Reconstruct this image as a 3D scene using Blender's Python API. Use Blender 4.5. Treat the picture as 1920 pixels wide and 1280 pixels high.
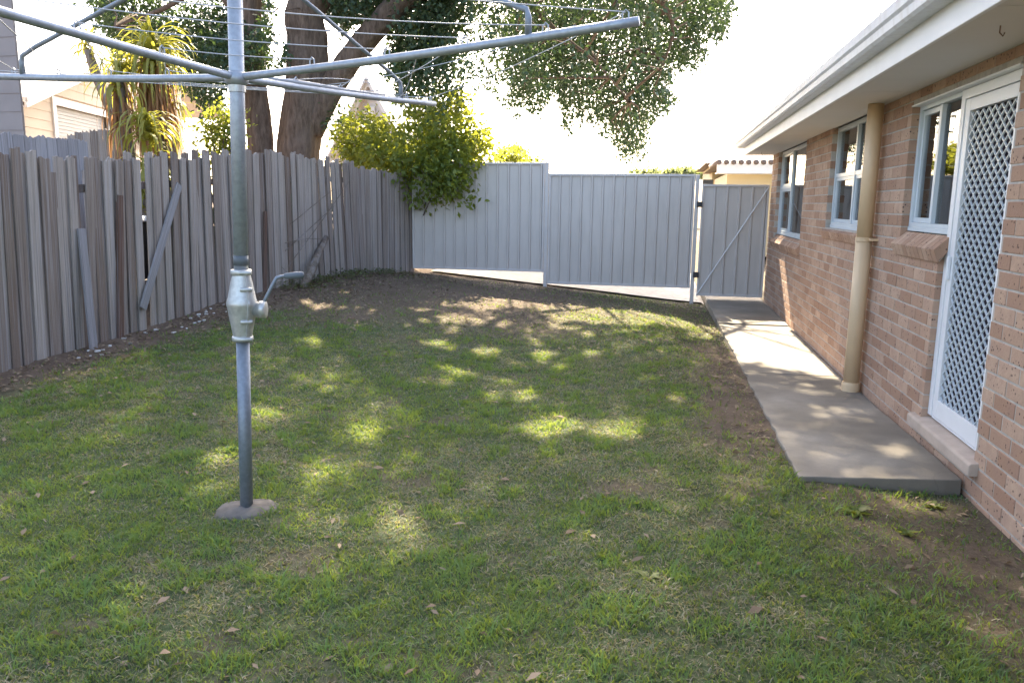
import bpy, math, random
import numpy as np
from mathutils import Vector, Matrix, Euler

random.seed(7); RNG = np.random.default_rng(7)
scn = bpy.context.scene
for o in list(bpy.data.objects): bpy.data.objects.remove(o)
COL = scn.collection

# ------------------------------------------------------------------ camera
F, VP, ROLL = 1450.0, (1240, 385), math.radians(0.7)
CAMPOS = np.array([0, 0, 1.5])
_d = np.array([(VP[0]-960)/F, (VP[1]-640)/F, 1.0]); _d /= np.linalg.norm(_d)
_g = np.array([-math.sin(ROLL), math.cos(ROLL), 0.0]); _g[2] = -(_g@_d)/_d[2]; _g /= np.linalg.norm(_g)
RM = np.stack([np.cross(_g, _d), _d, -_g])           # world = RM @ cam(x right, y down, z forward)
cam = bpy.data.cameras.new('camera'); cam.sensor_width = 36; cam.lens = F/1920*36
cam.clip_start = 0.05; cam.clip_end = 2000
camo = bpy.data.objects.new('camera', cam); COL.objects.link(camo)
M4 = Matrix(((RM[0,0], -RM[0,1], -RM[0,2], CAMPOS[0]), (RM[1,0], -RM[1,1], -RM[1,2], CAMPOS[1]),
             (RM[2,0], -RM[2,1], -RM[2,2], CAMPOS[2]), (0, 0, 0, 1)))
camo.matrix_world = M4; scn.camera = camo

# ------------------------------------------------------------------ light
SUN_AZ, SUN_EL = 9.4, 38.0                            # degrees left of +Y, elevation
SD = np.array([-math.sin(math.radians(SUN_AZ))*math.cos(math.radians(SUN_EL)),
               math.cos(math.radians(SUN_AZ))*math.cos(math.radians(SUN_EL)), math.sin(math.radians(SUN_EL))])
world = bpy.data.worlds.new('World'); scn.world = world; world.use_nodes = True
wn = world.node_tree; bg = wn.nodes['Background']
sky = wn.nodes.new('ShaderNodeTexSky'); sky.sky_type = 'NISHITA'; sky.sun_disc = False
sky.sun_elevation = math.radians(SUN_EL); sky.sun_rotation = math.radians(-SUN_AZ)
sky.air_density = 0.8; sky.dust_density = 3.0; sky.ozone_density = 1.0
wn.links.new(sky.outputs[0], bg.inputs[0]); bg.inputs[1].default_value = 0.15
sl = bpy.data.lights.new('sun', 'SUN'); sl.energy = 5.0; sl.angle = math.radians(0.53); sl.color = (1, 0.91, 0.74)
so = bpy.data.objects.new('sun', sl); COL.objects.link(so)
so.rotation_euler = Vector(-SD).to_track_quat('-Z', 'Y').to_euler(); so.location = (0, 0, 30)
scn.view_settings.view_transform = 'Standard'; scn.view_settings.look = 'None'
scn.view_settings.use_white_balance = True; scn.view_settings.white_balance_temperature = 7200; scn.view_settings.white_balance_tint = 10
scn.view_settings.exposure = 2.5; scn.view_settings.gamma = 1.0
scn.render.engine = 'CYCLES'
cy = scn.cycles; cy.use_denoising = True; cy.max_bounces = 6; cy.diffuse_bounces = 3; cy.glossy_bounces = 3
cy.transmission_bounces = 4; cy.transparent_max_bounces = 8
cy.use_adaptive_sampling = True; cy.adaptive_threshold = 0.01

# ------------------------------------------------------------------ helpers
def at(u, v, Y):                                       # the point seen at photo pixel u,v on the plane y = Y
    r = RM@np.array([(u-960)/F, (v-640)/F, 1.0]); return CAMPOS+r*(Y-CAMPOS[1])/r[1]
def atx(u, v, X):
    r = RM@np.array([(u-960)/F, (v-640)/F, 1.0]); return CAMPOS+r*(X-CAMPOS[0])/r[0]
def proj(P):
    q = (np.atleast_2d(P)-CAMPOS)@RM
    return np.stack([960+F*q[:, 0]/q[:, 2], 640+F*q[:, 1]/q[:, 2], q[:, 2]], 1)
def sstep(a, b, x):
    t = np.clip((x-a)/(b-a), 0, 1); return t*t*(3-2*t)
def gz(x, y):                                          # ground height
    x = np.asarray(x, float); y = np.asarray(y, float)
    xc = np.clip(x, -6.5, 0.8); yc = np.clip(y, -2, 12.9)
    slp = np.maximum(.015, .035+(yc-5.5)/7.4*.05)
    z = -.1+(.8-xc)*slp+np.interp(yc, (4.4, 7.3, 12.6), (.135, .082, 0))*(1-.45*sstep(.8, 1.6, x))*sstep(-1.4, .4, x)
    z = z+.10*sstep(6, 10.2, yc)*(1-sstep(10.8, 12.9, yc))*(1-sstep(-.3, .8, xc))
    z = z+.012*np.sin(x*1.9+.6*y)*np.sin(y*1.4-.3*x)*(1-sstep(.2, .8, x))
    return z
def ground_at(u, v):
    r = RM@np.array([(u-960)/F, (v-640)/F, 1.0]); lo, hi = .5, 60.
    for _ in range(50):
        m = (lo+hi)/2; p = CAMPOS+m*r
        if p[2] > gz(p[0], p[1]): lo = m
        else: hi = m
    return CAMPOS+lo*r

def link(o, parent=None):
    COL.objects.link(o)
    if parent is not None: o.parent = parent
    return o
def tag(o, label=None, cat=None, group=None, kind=None):
    if label: o['label'] = label
    if cat: o['category'] = cat
    if group: o['group'] = group
    if kind: o['kind'] = kind
    return o
def empty(name, loc=(0, 0, 0)):
    o = bpy.data.objects.new(name, None); o.location = loc; o.empty_display_size = .2
    return link(o)
class MB:
    def __init__(s): s.v = []; s.f = []
    def quadbox(s, pts):                               # 8 points: bottom 4 ccw, top 4 ccw
        b = len(s.v); s.v += [tuple(p) for p in pts]
        s.f += [tuple(b+i for i in q) for q in ((3,2,1,0), (4,5,6,7), (0,1,5,4), (1,2,6,5), (2,3,7,6), (3,0,4,7))]
    def box(s, x0, x1, y0, y1, z0, z1):
        s.quadbox([(x0,y0,z0), (x1,y0,z0), (x1,y1,z0), (x0,y1,z0), (x0,y0,z1), (x1,y0,z1), (x1,y1,z1), (x0,y1,z1)])
    def obox(s, c, ax, ay, az):                        # oriented box: centre and three half-axis vectors
        c, ax, ay, az = (np.asarray(q, float) for q in (c, ax, ay, az))
        s.quadbox([c-ax-ay-az, c+ax-ay-az, c+ax+ay-az, c-ax+ay-az, c-ax-ay+az, c+ax-ay+az, c+ax+ay+az, c-ax+ay+az])
    def tube(s, pts, rad, n=8, cap=True, rough=0, seed=0, fluted=0):
        pts = [np.asarray(p, float) for p in pts]; m = len(pts)
        rad = [rad]*m if np.isscalar(rad) else rad
        rs = np.random.default_rng(seed); b = len(s.v); u = None
        ph = rs.random(4)*6.28
        for i in range(m):
            t = pts[min(i+1, m-1)]-pts[max(i-1, 0)]; t = t/(np.linalg.norm(t)+1e-9)
            if u is None:
                u = np.cross(t, (0, 0, 1.) if abs(t[2]) < .9 else (1., 0, 0))
            u = u-t*(u@t); u /= np.linalg.norm(u); w = np.cross(t, u)
            for k in range(n):
                a = 2*math.pi*k/n
                r = rad[i]*(1+rough*(rs.random()-.5)+fluted*(math.sin(3*a+ph[0]+i*.25)*.5+math.sin(5*a+ph[1]-i*.2)*.5))
                s.v.append(tuple(pts[i]+r*(math.cos(a)*u+math.sin(a)*w)))
        for i in range(m-1):
            for k in range(n):
                s.f.append((b+i*n+k, b+i*n+(k+1) % n, b+(i+1)*n+(k+1) % n, b+(i+1)*n+k))
        if cap:
            s.f.append(tuple(b+k for k in range(n))[::-1]); s.f.append(tuple(b+(m-1)*n+k for k in range(n)))
    def lathe(s, prof, c=(0, 0, 0), n=24):             # prof: (radius, z)
        b = len(s.v)
        for r, z in prof:
            for k in range(n):
                a = 2*math.pi*k/n; s.v.append((c[0]+r*math.cos(a), c[1]+r*math.sin(a), c[2]+z))
        for i in range(len(prof)-1):
            for k in range(n): s.f.append((b+i*n+k, b+i*n+(k+1) % n, b+(i+1)*n+(k+1) % n, b+(i+1)*n+k))
        s.f.append(tuple(b+k for k in range(n))[::-1]); s.f.append(tuple(b+(len(prof)-1)*n+k for k in range(n)))
    def prism(s, poly, y0, y1):                        # polygon in (x, z) swept along y
        b = len(s.v); n = len(poly)
        s.v += [(x, y0, z) for x, z in poly]+[(x, y1, z) for x, z in poly]
        for i in range(n): s.f.append((b+i, b+(i+1) % n, b+n+(i+1) % n, b+n+i))
        s.f.append(tuple(b+i for i in range(n))[::-1]); s.f.append(tuple(b+n+i for i in range(n)))
    def mesh(s, name, mat=None, smooth=False):
        me = bpy.data.meshes.new(name); me.from_pydata(s.v, [], s.f)
        import bmesh
        bm = bmesh.new(); bm.from_mesh(me); bmesh.ops.recalc_face_normals(bm, faces=bm.faces); bm.to_mesh(me); bm.free()
        if mat: me.materials.append(mat)
        if smooth: me.polygons.foreach_set('use_smooth', [True]*len(me.polygons))
        me.update(); return me
    def build(s, name, mat, parent=None, smooth=False, bevel=0, auto=None):
        o = link(bpy.data.objects.new(name, s.mesh(name, mat, smooth)), parent)
        if bevel:
            m = o.modifiers.new('bevel', 'BEVEL'); m.width = bevel; m.segments = 2; m.limit_method = 'ANGLE'
        return o
def np_mesh(name, V, Fq, mat, attr=None):              # fast quad/tri mesh
    me = bpy.data.meshes.new(name); n = Fq.shape[1]
    me.vertices.add(len(V)); me.vertices.foreach_set('co', np.ascontiguousarray(V, dtype=np.float32).ravel())
    me.loops.add(Fq.size); me.loops.foreach_set('vertex_index', np.ascontiguousarray(Fq, dtype=np.int32).ravel())
    me.polygons.add(len(Fq)); me.polygons.foreach_set('loop_start', np.arange(0, Fq.size, n, dtype=np.int32))
    if attr is not None:
        for k, a in attr.items():
            at_ = me.attributes.new(k, 'FLOAT', 'POINT'); at_.data.foreach_set('value', np.ascontiguousarray(a, dtype=np.float32))
    me.materials.append(mat); me.update(calc_edges=True); me.validate(); return me

# ------------------------------------------------------------------ materials
class NT:
    def __init__(s, name):
        s.m = bpy.data.materials.new(name); s.m.use_nodes = True; s.t = s.m.node_tree
        s.b = s.t.nodes['Principled BSDF']; s.out = s.t.nodes['Material Output']
    def n(s, typ, **kw):
        nd = s.t.nodes.new('ShaderNode'+typ)
        for k, v in kw.items(): setattr(nd, k, v)
        return nd
    def l(s, a, b): s.t.links.new(a, b)
    def coord(s, kind='pos', scale=(1, 1, 1), jitter=False):
        if kind == 'pos': c = s.n('NewGeometry').outputs['Position']
        else: c = s.n('TexCoord').outputs['Object']
        mp = s.n('Mapping'); mp.inputs['Scale'].default_value = scale; s.l(c, mp.inputs[0])
        if jitter:
            oi = s.n('ObjectInfo'); mu = s.n('VectorMath', operation='SCALE'); mu.inputs[0].default_value = (37, 53, 71)
            s.l(oi.outputs['Random'], mu.inputs['Scale']); s.l(mu.outputs[0], mp.inputs['Location'])
        return mp.outputs[0]
    def noise(s, co, scale, detail=4, rough=.55):
        nd = s.n('TexNoise'); nd.inputs['Scale'].default_value = scale; nd.inputs['Detail'].default_value = detail
        nd.inputs['Roughness'].default_value = rough; s.l(co, nd.inputs['Vector']); return nd.outputs['Fac']
    def ramp(s, fac, stops):
        r = s.n('ValToRGB'); e = r.color_ramp.elements
        while len(e) < len(stops): e.new(.5)
        for q, (p, c) in zip(e, stops):
            q.position = p; q.color = (c, c, c, 1) if np.isscalar(c) else (*c, 1)
        s.l(fac, r.inputs[0]); return r.outputs[0]
    def mix(s, fac, a, b, mode='MIX'):
        m = s.n('Mix', data_type='RGBA', blend_type=mode)
        for sock, val in ((m.inputs['Factor'], fac), (m.inputs['A'], a), (m.inputs['B'], b)):
            if hasattr(val, 'is_linked'): s.l(val, sock)
            elif np.isscalar(val): sock.default_value = val
            else: sock.default_value = (*val, 1)
        return m.outputs['Result']
    def bump(s, h, dist=.003, strength=.6):
        b = s.n('Bump'); b.inputs['Strength'].default_value = strength; b.inputs['Distance'].default_value = dist
        s.l(h, b.inputs['Height']); s.l(b.outputs[0], s.b.inputs['Normal'])
    def col(s, c):
        if hasattr(c, 'is_linked'): s.l(c, s.b.inputs['Base Color'])
        else: s.b.inputs['Base Color'].default_value = (*c, 1)
    def set(s, rough=.6, metal=0, spec=.5):
        s.b.inputs['Roughness'].default_value = rough; s.b.inputs['Metallic'].default_value = metal
        s.b.inputs['Specular IOR Level'].default_value = spec

def paint(name, c, rough=.5, var=.12, scale=3, spec=.4, dirt=None):
    t = NT(name); co = t.coord('pos')
    f = t.noise(co, scale, 6)
    a = t.mix(t.ramp(f, [(.3, 0), (.7, 1)]), tuple(k*(1-var) for k in c), tuple(min(1, k*(1+var*.5)) for k in c))
    if dirt:
        f2 = t.noise(t.coord('pos', (3, 3, .35)), 6, 6); a = t.mix(t.ramp(f2, [(.48, 0), (.75, .55)]), a, dirt)
    t.col(a); t.set(rough, 0, spec); t.bump(t.noise(co, 60, 3), .0006, .4); return t.m
def wood(name, dark, light, tint, moss=(.16, .17, .12)):
    t = NT(name); g = t.coord('obj', (30, 30, 1.6), True); f = t.noise(g, 1.6, 7, .65)
    a = t.mix(t.ramp(f, [(.32, 0), (.60, 1)]), dark, light)
    oi = t.n('ObjectInfo'); a = t.mix(t.ramp(oi.outputs['Random'], [(0, 0), (.3, .15), (1, 1)]), a, tint, 'MULTIPLY')
    f2 = t.noise(t.coord('obj', (4, 4, .9), True), 1.7, 4); a = t.mix(t.ramp(f2, [(.5, 0), (.72, .55)]), a, (.40, .39, .42))
    f3 = t.noise(t.coord('obj', (7, 7, 1.2), True), 1.3, 5); a = t.mix(t.ramp(f3, [(.56, 0), (.70, .6)]), a, (.075, .068, .075))
    f4 = t.noise(t.coord('pos'), .7, 3); a = t.mix(t.ramp(f4, [(.5, 0), (.75, .3)]), a, moss)
    t.col(a); t.set(.85, 0, .2); t.bump(f, .006, .8); return t.m
def leafmat(name, c1, c2, tr, trf=.45, rough=.45, spec=.35):
    t = NT(name); geo = t.n('NewGeometry'); r = geo.outputs['Random Per Island']
    co = t.coord('pos'); f = t.noise(co, .9, 2)
    k = t.mix(.5, r, f); a = t.mix(t.ramp(k, [(.2, 0), (.8, 1)]), c1, c2)
    t.col(a); t.set(rough, 0, spec)
    tl = t.n('BsdfTranslucent'); ta = t.mix(r, tr, tuple(q*.7 for q in tr)); t.l(ta, tl.inputs[0])
    mx = t.n('MixShader'); mx.inputs[0].default_value = trf; t.l(t.b.outputs[0], mx.inputs[1]); t.l(tl.outputs[0], mx.inputs[2])
    t.l(mx.outputs[0], t.out.inputs[0]); return t.m
def simple(name, c, rough=.5, metal=0, spec=.5):
    t = NT(name); t.col(c); t.set(rough, metal, spec)
    f = t.noise(t.coord('pos'), 25, 4); t.l(t.ramp(f, [(.3, max(0, rough-.08)), (.7, min(1, rough+.1))]), t.b.inputs['Roughness']); return t.m
def galv(name, c=(.36, .39, .43), rough=.5):
    t = NT(name); co = t.coord('pos'); f = t.noise(co, 45, 3)
    a = t.mix(t.ramp(f, [(.35, 0), (.65, 1)]), tuple(k*.88 for k in c), tuple(k*1.08 for k in c))
    f2 = t.noise(t.coord('pos', (6, 6, 2)), 2, 5); a = t.mix(t.ramp(f2, [(.55, 0), (.8, .3)]), a, (.30, .29, .28))
    t.col(a); t.set(rough, .55, .5); t.bump(f, .0008, .5); return t.m

MAT = {}
# brick: warm pink-tan with dark iron spots, colour changing from brick to brick
t = NT('brick'); geo = t.n('NewGeometry'); oi = t.n('ObjectInfo')
co = t.coord('pos'); k = t.n('Math', operation='FRACT'); ad = t.n('Math', operation='ADD')
t.l(geo.outputs['Random Per Island'], ad.inputs[0]); t.l(oi.outputs['Random'], ad.inputs[1]); t.l(ad.outputs[0], k.inputs[0])
a = t.mix(t.ramp(k.outputs[0], [(0, 0), (1, 1)]), (.37, .215, .142), (.55, .375, .27))
a = t.mix(t.ramp(t.noise(co, 14, 5), [(.35, 0), (.7, .5)]), a, (.36, .22, .17))
v = t.n('TexVoronoi'); v.inputs['Scale'].default_value = 42; t.l(co, v.inputs['Vector'])
sp = t.mix(1.0, t.ramp(v.outputs['Distance'], [(.16, 1), (.32, 0)]), t.ramp(t.noise(co, 13, 2), [(.47, 0), (.58, 1)]), 'MULTIPLY')
a = t.mix(sp, a, (.085, .055, .05)); t.col(a); t.set(.85, 0, .2); t.bump(t.noise(co, 70, 6, .7), .004, .7); MAT['brick'] = t.m
MAT['mortar'] = paint('mortar', (.49, .44, .39), .95, .2, 20, .1)
t = NT('concrete'); co = t.coord('pos')
a = t.mix(t.ramp(t.noise(co, 2.2, 8, .65), [(.3, 0), (.7, 1)]), (.22, .195, .162), (.37, .335, .285))
a = t.mix(t.ramp(t.noise(co, 60, 4, .7), [(.4, 0), (.75, .35)]), a, (.2, .185, .165))
a = t.mix(t.ramp(t.noise(co, .8, 4), [(.40, 0), (.58, .75)]), a, (.155, .135, .11)); t.col(a); t.set(.85, 0, .25)
cr = t.n('TexVoronoi'); cr.feature = 'DISTANCE_TO_EDGE'; cr.inputs['Scale'].default_value = .55; wp_ = t.n('VectorMath', operation='ADD'); nn_ = t.n('TexNoise'); nn_.inputs['Scale'].default_value = 5; t.l(co, nn_.inputs['Vector'])
sc_ = t.n('VectorMath', operation='SCALE'); sc_.inputs['Scale'].default_value = .12; t.l(nn_.outputs['Color'], sc_.inputs[0]); t.l(co, wp_.inputs[0]); t.l(sc_.outputs[0], wp_.inputs[1]); t.l(wp_.outputs[0], cr.inputs['Vector'])
a = t.mix(t.ramp(cr.outputs['Distance'], [(.0012, .16), (.003, 0)]), a, (.07, .06, .05)); t.col(a)
t.bump(t.noise(co, 120, 5, .7), .002, .6); MAT['concrete'] = t.m
MAT['drive'] = paint('pale_driveway', (.52, .49, .45), .9, .2, 6, .2, (.3, .27, .23))
MAT['sill'] = paint('tan_sill', (.50, .40, .33), .8, .15, 9, .2)
MAT['footing'] = paint('old_footing', (.17, .155, .14), .95, .35, 14, .1, (.12, .11, .09))
MAT['palings'] = wood('weathered_paling_wood', (.15, .118, .098), (.48, .42, .375), (.48, .40, .35))
MAT['palings2'] = wood('old_grey_wood', (.20, .19, .20), (.37, .36, .37), (.8, .78, .78))
MAT['brownwood'] = wood('brown_wood', (.09, .05, .035), (.17, .10, .075), (.8, .75, .7))
MAT['deadwood'] = wood('dead_wood', (.10, .075, .06), (.22, .18, .15), (.9, .85, .8))
MAT['colorbond'] = paint('sheet_steel_paint', (.54, .49, .45), .42, .08, 1.2, .4, (.44, .40, .365))
MAT['postpaint'] = paint('post_paint', (.56, .52, .495), .45, .08, 4)
MAT['white'] = paint('white_paint', (.80, .80, .81), .4, .06, 4)
MAT['gutter'] = paint('gutter_paint', (.70, .71, .74), .4, .10, 2.5, .4, (.48, .46, .44))
MAT['soffit'] = paint('soffit_paint', (.74, .70, .68), .7, .05, 1.5, .2)
MAT['alu'] = paint('window_frame_paint', (.62, .68, .72), .35, .06, 5)
MAT['pipe'] = paint('downpipe_paint', (.74, .53, .33), .45, .08, 3, .4, (.60, .42, .25))
MAT['galv'] = galv('galvanised_steel'); MAT['galv2'] = galv('dull_galvanised_steel', (.24, .27, .31), .55)
MAT['cast'] = galv('cast_alloy', (.52, .52, .50), .42)
MAT['band'] = simple('dark_band', (.10, .115, .125), .5)
MAT['grip'] = simple('grey_grip', (.12, .14, .16), .55)
MAT['wire'] = simple('plastic_wire', (.42, .43, .46), .45)
MAT['black'] = simple('black_plastic', (.03, .03, .032), .5)
MAT['rust'] = paint('rusty_steel', (.20, .11, .07), .8, .4, 20)
MAT['room'] = simple('room_paint', (.22, .21, .20), .8)
MAT['curtain'] = simple('curtain_cloth', (.78, .78, .78), .85)
MAT['doorleaf'] = simple('inner_door', (.028, .020, .032), .8, 0, .15)
MAT['roof'] = paint('roof_tile', (.20, .15, .13), .8, .25, 6)
MAT['cream'] = paint('cream_board', (.72, .61, .49), .7, .06, 2)
MAT['paleboard'] = paint('pale_board', (.74, .71, .69), .7, .05, 2)
MAT['greyboard'] = paint('grey_brown_board', (.30, .26, .25), .75, .10, 3)
MAT['roller'] = paint('roller_door_paint', (.55, .54, .53), .5, .05, 3)
MAT['yellowwall'] = paint('cream_render', (.66, .53, .32), .8, .05, 2)
t = NT('glass'); tr = t.n('BsdfTransparent'); tr.inputs[0].default_value = (.80, .83, .84, 1)
gl = t.n('BsdfGlossy'); gl.inputs['Roughness'].default_value = .015; fr = t.n('Fresnel'); fr.inputs[0].default_value = 1.6
fm = t.n('Math', operation='MULTIPLY_ADD'); fm.inputs[1].default_value = 1.0; fm.inputs[2].default_value = .05; t.l(fr.outputs[0], fm.inputs[0])
wv = t.n('Bump'); wv.inputs['Strength'].default_value = .05; wv.inputs['Distance'].default_value = .02
t.l(t.noise(t.coord('pos'), 3, 2), wv.inputs['Height']); t.l(wv.outputs[0], gl.inputs['Normal'])
mx = t.n('MixShader'); t.l(fm.outputs[0], mx.inputs[0]); t.l(tr.outputs[0], mx.inputs[1]); t.l(gl.outputs[0], mx.inputs[2])
t.l(mx.outputs[0], t.out.inputs[0]); MAT['glass'] = t.m
t = NT('bark'); co = t.coord('pos', (7, 7, 1.5)); f = t.noise(co, 2.2, 8, .7)
a = t.mix(t.ramp(f, [(.3, 0), (.7, 1)]), (.065, .045, .035), (.22, .165, .13))
a = t.mix(t.ramp(t.noise(t.coord('pos'), 1.5, 4), [(.5, 0), (.7, .5)]), a, (.19, .15, .13)); t.col(a); t.set(.95, 0, .1)
t.bump(f, .03, 1.0); MAT['bark'] = t.m
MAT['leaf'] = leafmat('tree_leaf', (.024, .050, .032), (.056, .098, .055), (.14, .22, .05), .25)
MAT['shrubleaf'] = leafmat('shrub_leaf', (.055, .10, .028), (.15, .20, .055), (.54, .56, .06), .48)
MAT['strap'] = leafmat('strap_leaf', (.17, .19, .05), (.34, .33, .11), (.60, .56, .08), .5, .5)
MAT['deadstrap'] = leafmat('dead_strap_leaf', (.26, .14, .07), (.42, .25, .14), (.52, .28, .12), .45, .8)
MAT['litter'] = leafmat('fallen_leaf', (.13, .085, .055), (.34, .26, .18), (.25, .18, .10), .2, .8)
MAT['greenlitter'] = leafmat('creeper_leaf', (.05, .075, .03), (.14, .15, .07), (.25, .27, .06), .3, .6)
MAT['farleaf'] = leafmat('far_leaf', (.13, .17, .10), (.22, .26, .15), (.40, .44, .15), .45)
MAT['pebble'] = simple('white_chip', (.62, .60, .58), .8)

# grass blades: green and straw by patch and by blade
t = NT('grass'); geo = t.n('NewGeometry'); r = geo.outputs['Random Per Island']; co = t.coord('pos')
p1 = t.noise(co, 1.1, 4, .6); p2 = t.noise(co, 4.5, 3)
g = t.mix(t.ramp(p2, [(.35, 0), (.68, 1)]), (.045, .125, .048), (.105, .240, .082))
g = t.mix(1.0, g, t.ramp(r, [(0, .55), (.6, 1.0), (1, 1.0)]), 'MULTIPLY')
at2 = t.n('Attribute'); at2.attribute_name = 'tuft'; g = t.mix(at2.outputs['Fac'], g, (.135, .285, .075))
dry = t.mix(r, (.18, .165, .12), (.42, .38, .30))
at_ = t.n('Attribute'); at_.attribute_name = 'dry'
a = t.mix(at_.outputs['Fac'], g, dry); t.col(a); t.set(.6, 0, .25)
tl = t.n('BsdfTranslucent'); t.l(t.mix(at_.outputs['Fac'], (.30, .38, .04), (.38, .30, .12)), tl.inputs[0])
mx = t.n('MixShader'); mx.inputs[0].default_value = .42; t.l(t.b.outputs[0], mx.inputs[1]); t.l(tl.outputs[0], mx.inputs[2])
t.l(mx.outputs[0], t.out.inputs[0]); MAT['grass'] = t.m
# ground: soil, thatch between blades
t = NT('soil'); co = t.coord('pos'); at_ = t.n('Attribute'); at_.attribute_name = 'cover'
soil = t.mix(t.ramp(t.noise(co, 3, 8, .7), [(.3, 0), (.7, 1)]), (.085, .06, .045), (.165, .12, .092))
soil = t.mix(t.ramp(t.noise(co, 45, 5, .7), [(.45, 0), (.7, .7)]), soil, (.21, .165, .13))
th = t.mix(t.ramp(t.noise(co, 26, 6, .7), [(.35, 0), (.65, 1)]), (.045, .072, .032), (.120, .140, .075))
a = t.mix(at_.outputs['Fac'], soil, th); t.col(a); t.set(.95, 0, .1); t.bump(t.noise(co, 40, 7, .75), .02, .8); MAT['soil'] = t.m

# ------------------------------------------------------------------ ground
def vnoise(x, y, s, seed=0):                           # smooth value noise 0..1
    x = np.asarray(x, float)*s; y = np.asarray(y, float)*s
    xi = np.floor(x).astype(int); yi = np.floor(y).astype(int); fx = x-xi; fy = y-yi
    fx = fx*fx*(3-2*fx); fy = fy*fy*(3-2*fy)
    def h(i, j):
        q = np.sin(i*127.1+j*311.7+seed*74.7)*43758.5453; return q-np.floor(q)
    return (h(xi, yi)*(1-fx)+h(xi+1, yi)*fx)*(1-fy)+(h(xi, yi+1)*(1-fx)+h(xi+1, yi+1)*fx)*fy
def fbm(x, y, s, seed=0):
    return .5*vnoise(x, y, s, seed)+.3*vnoise(x, y, s*2.1, seed+1)+.2*vnoise(x, y, s*4.3, seed+2)
FENCE = [(-5.55, 1.5), (-5.25, 5.0), (-5.17, 8.13), (-4.99, 9.5), (-4.78, 11.2), (-4.22, 12.9)]
def fence_x(y):
    ys = [p[1] for p in FENCE]; xs = [p[0] for p in FENCE]; return np.interp(y, ys, xs)
def cover(x, y):                                       # how much grass grows at a place
    n = fbm(x, y, 1.3, 5); n2 = fbm(x, y, 3.5, 9)
    c = np.ones_like(np.asarray(x, float))
    c = c*sstep(.25, .95, (x-fence_x(y))+(n-.5)*.5)                     # bare along the timber fence
    back = sstep(7.2, 9.0, y+(n-.5)*2.2)*(1-sstep(-1.7, -.2, x+(n2-.5)*1.4))
    c = c*(1-.88*back)
    c = c*(1-.55*sstep(9.6, 10.8, y+(n-.5)))
    edge = sstep(.10, .55, x+(n-.5)*.7)*sstep(4.0, 5.2, y)*(1-.6*sstep(8.2, 9.5, y))
    c = c*(1-.93*edge)                                                   # worn strip beside the path
    corner = sstep(.55, 1.15, x+(n-.5)*.9+(y-3.6)*.22)*(1-sstep(4.15, 4.4, y))*sstep(1.6, 3.0, y+(n2-.5)*1.5)
    c = c*(1-.8*corner)
    c = c*(1-.85*np.exp(-(((x+.13)/.28)**2+((y-3.95)/.14)**2)))
    c = c*(1-.6*sstep(.62, .75, n2))
    return np.clip(c, 0, 1)
def axis(lo, a, b, hi, step):
    mid = np.arange(a, b+1e-6, step)
    l = a-np.cumsum(np.geomspace(step*2, (a-lo)*.45, 14)); l = l[l > lo]; r = b+np.cumsum(np.geomspace(step*2, (hi-b)*.45, 14)); r = r[r < hi]
    return np.concatenate([[lo], l[::-1], mid, r, [hi]])
gx = axis(-400, -7, 2.6, 400, .075); gy = axis(-60, .6, 13.6, 500, .075)
GX, GY = np.meshgrid(gx, gy, indexing='xy')
fine = (GX > -7) & (GX < .8) & (GY > .6) & (GY < 13.6)
GZ = gz(GX, GY)+fine*((fbm(GX, GY, 6, 3)-.5)*.035)
nx, ny = len(gx), len(gy); ii = np.arange(nx*ny).reshape(ny, nx)
Fq = np.stack([ii[:-1, :-1], ii[:-1, 1:], ii[1:, 1:], ii[1:, :-1]], -1).reshape(-1, 4)
V = np.stack([GX.ravel(), GY.ravel(), GZ.ravel()], 1)
me = np_mesh('ground', V, Fq, MAT['soil'], {'cover': cover(GX, GY).ravel()}); me.polygons.foreach_set('use_smooth', [True]*len(me.polygons))
tag(link(bpy.data.objects.new('ground', me)), kind='structure')

# ------------------------------------------------------------------ concrete path
path = tag(empty('path', (1.25, 8, 0)), kind='structure')
rsl = np.random.default_rng(5)
def slab(pts, zs, zb):                                 # worn edges: outline points jittered a few millimetres
    P = []
    for i in range(4):
        (x0, y0), (x1, y1) = pts[i], pts[(i+1) % 4]; n = max(3, int(math.hypot(x1-x0, y1-y0)/.09))
        for k in range(n):
            f_ = k/n; j = rsl.normal(0, .0035, 2)-(np.abs(rsl.normal(0, .012)) if rsl.random() < .06 else 0)*np.sign([x0+(x1-x0)*f_-1.25, 0])
            P.append((x0+(x1-x0)*f_+j[0], y0+(y1-y0)*f_+j[1], zs[i]+(zs[(i+1) % 4]-zs[i])*f_))
    m = MB(); n = len(P); m.v = [(x-1.25, y-8, zb) for x, y, z in P]+[(x-1.25, y-8, z) for x, y, z in P]
    m.f = [tuple(range(n))[::-1], tuple(range(n, 2*n))]+[(i, (i+1) % n, n+(i+1) % n, n+i) for i in range(n)]
    return m
slab([(.80, 4.23), (1.667, 4.37), (1.667, 7.235), (.815, 7.235)], (.062, .062, 0, 0), -.2).build('slab', MAT['concrete'], path, bevel=.007)
slab([(.815, 7.275), (1.667, 7.275), (1.667, 10.235), (.80, 10.235)], (-.004, -.004, -.003, -.003), -.2).build('slab', MAT['concrete'], path, bevel=.007)
slab([(.79, 10.252), (1.667, 10.252), (1.667, 15.5), (.77, 15.5)], (.012, .012, .012, .012), -.2).build('slab', MAT['concrete'], path, bevel=.007)
dgx = np.linspace(-3.9, 1.9, 30); dgy = np.linspace(12.99, 24, 12); DXg, DYg = np.meshgrid(dgx, dgy); di = np.arange(360).reshape(12, 30)
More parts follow.
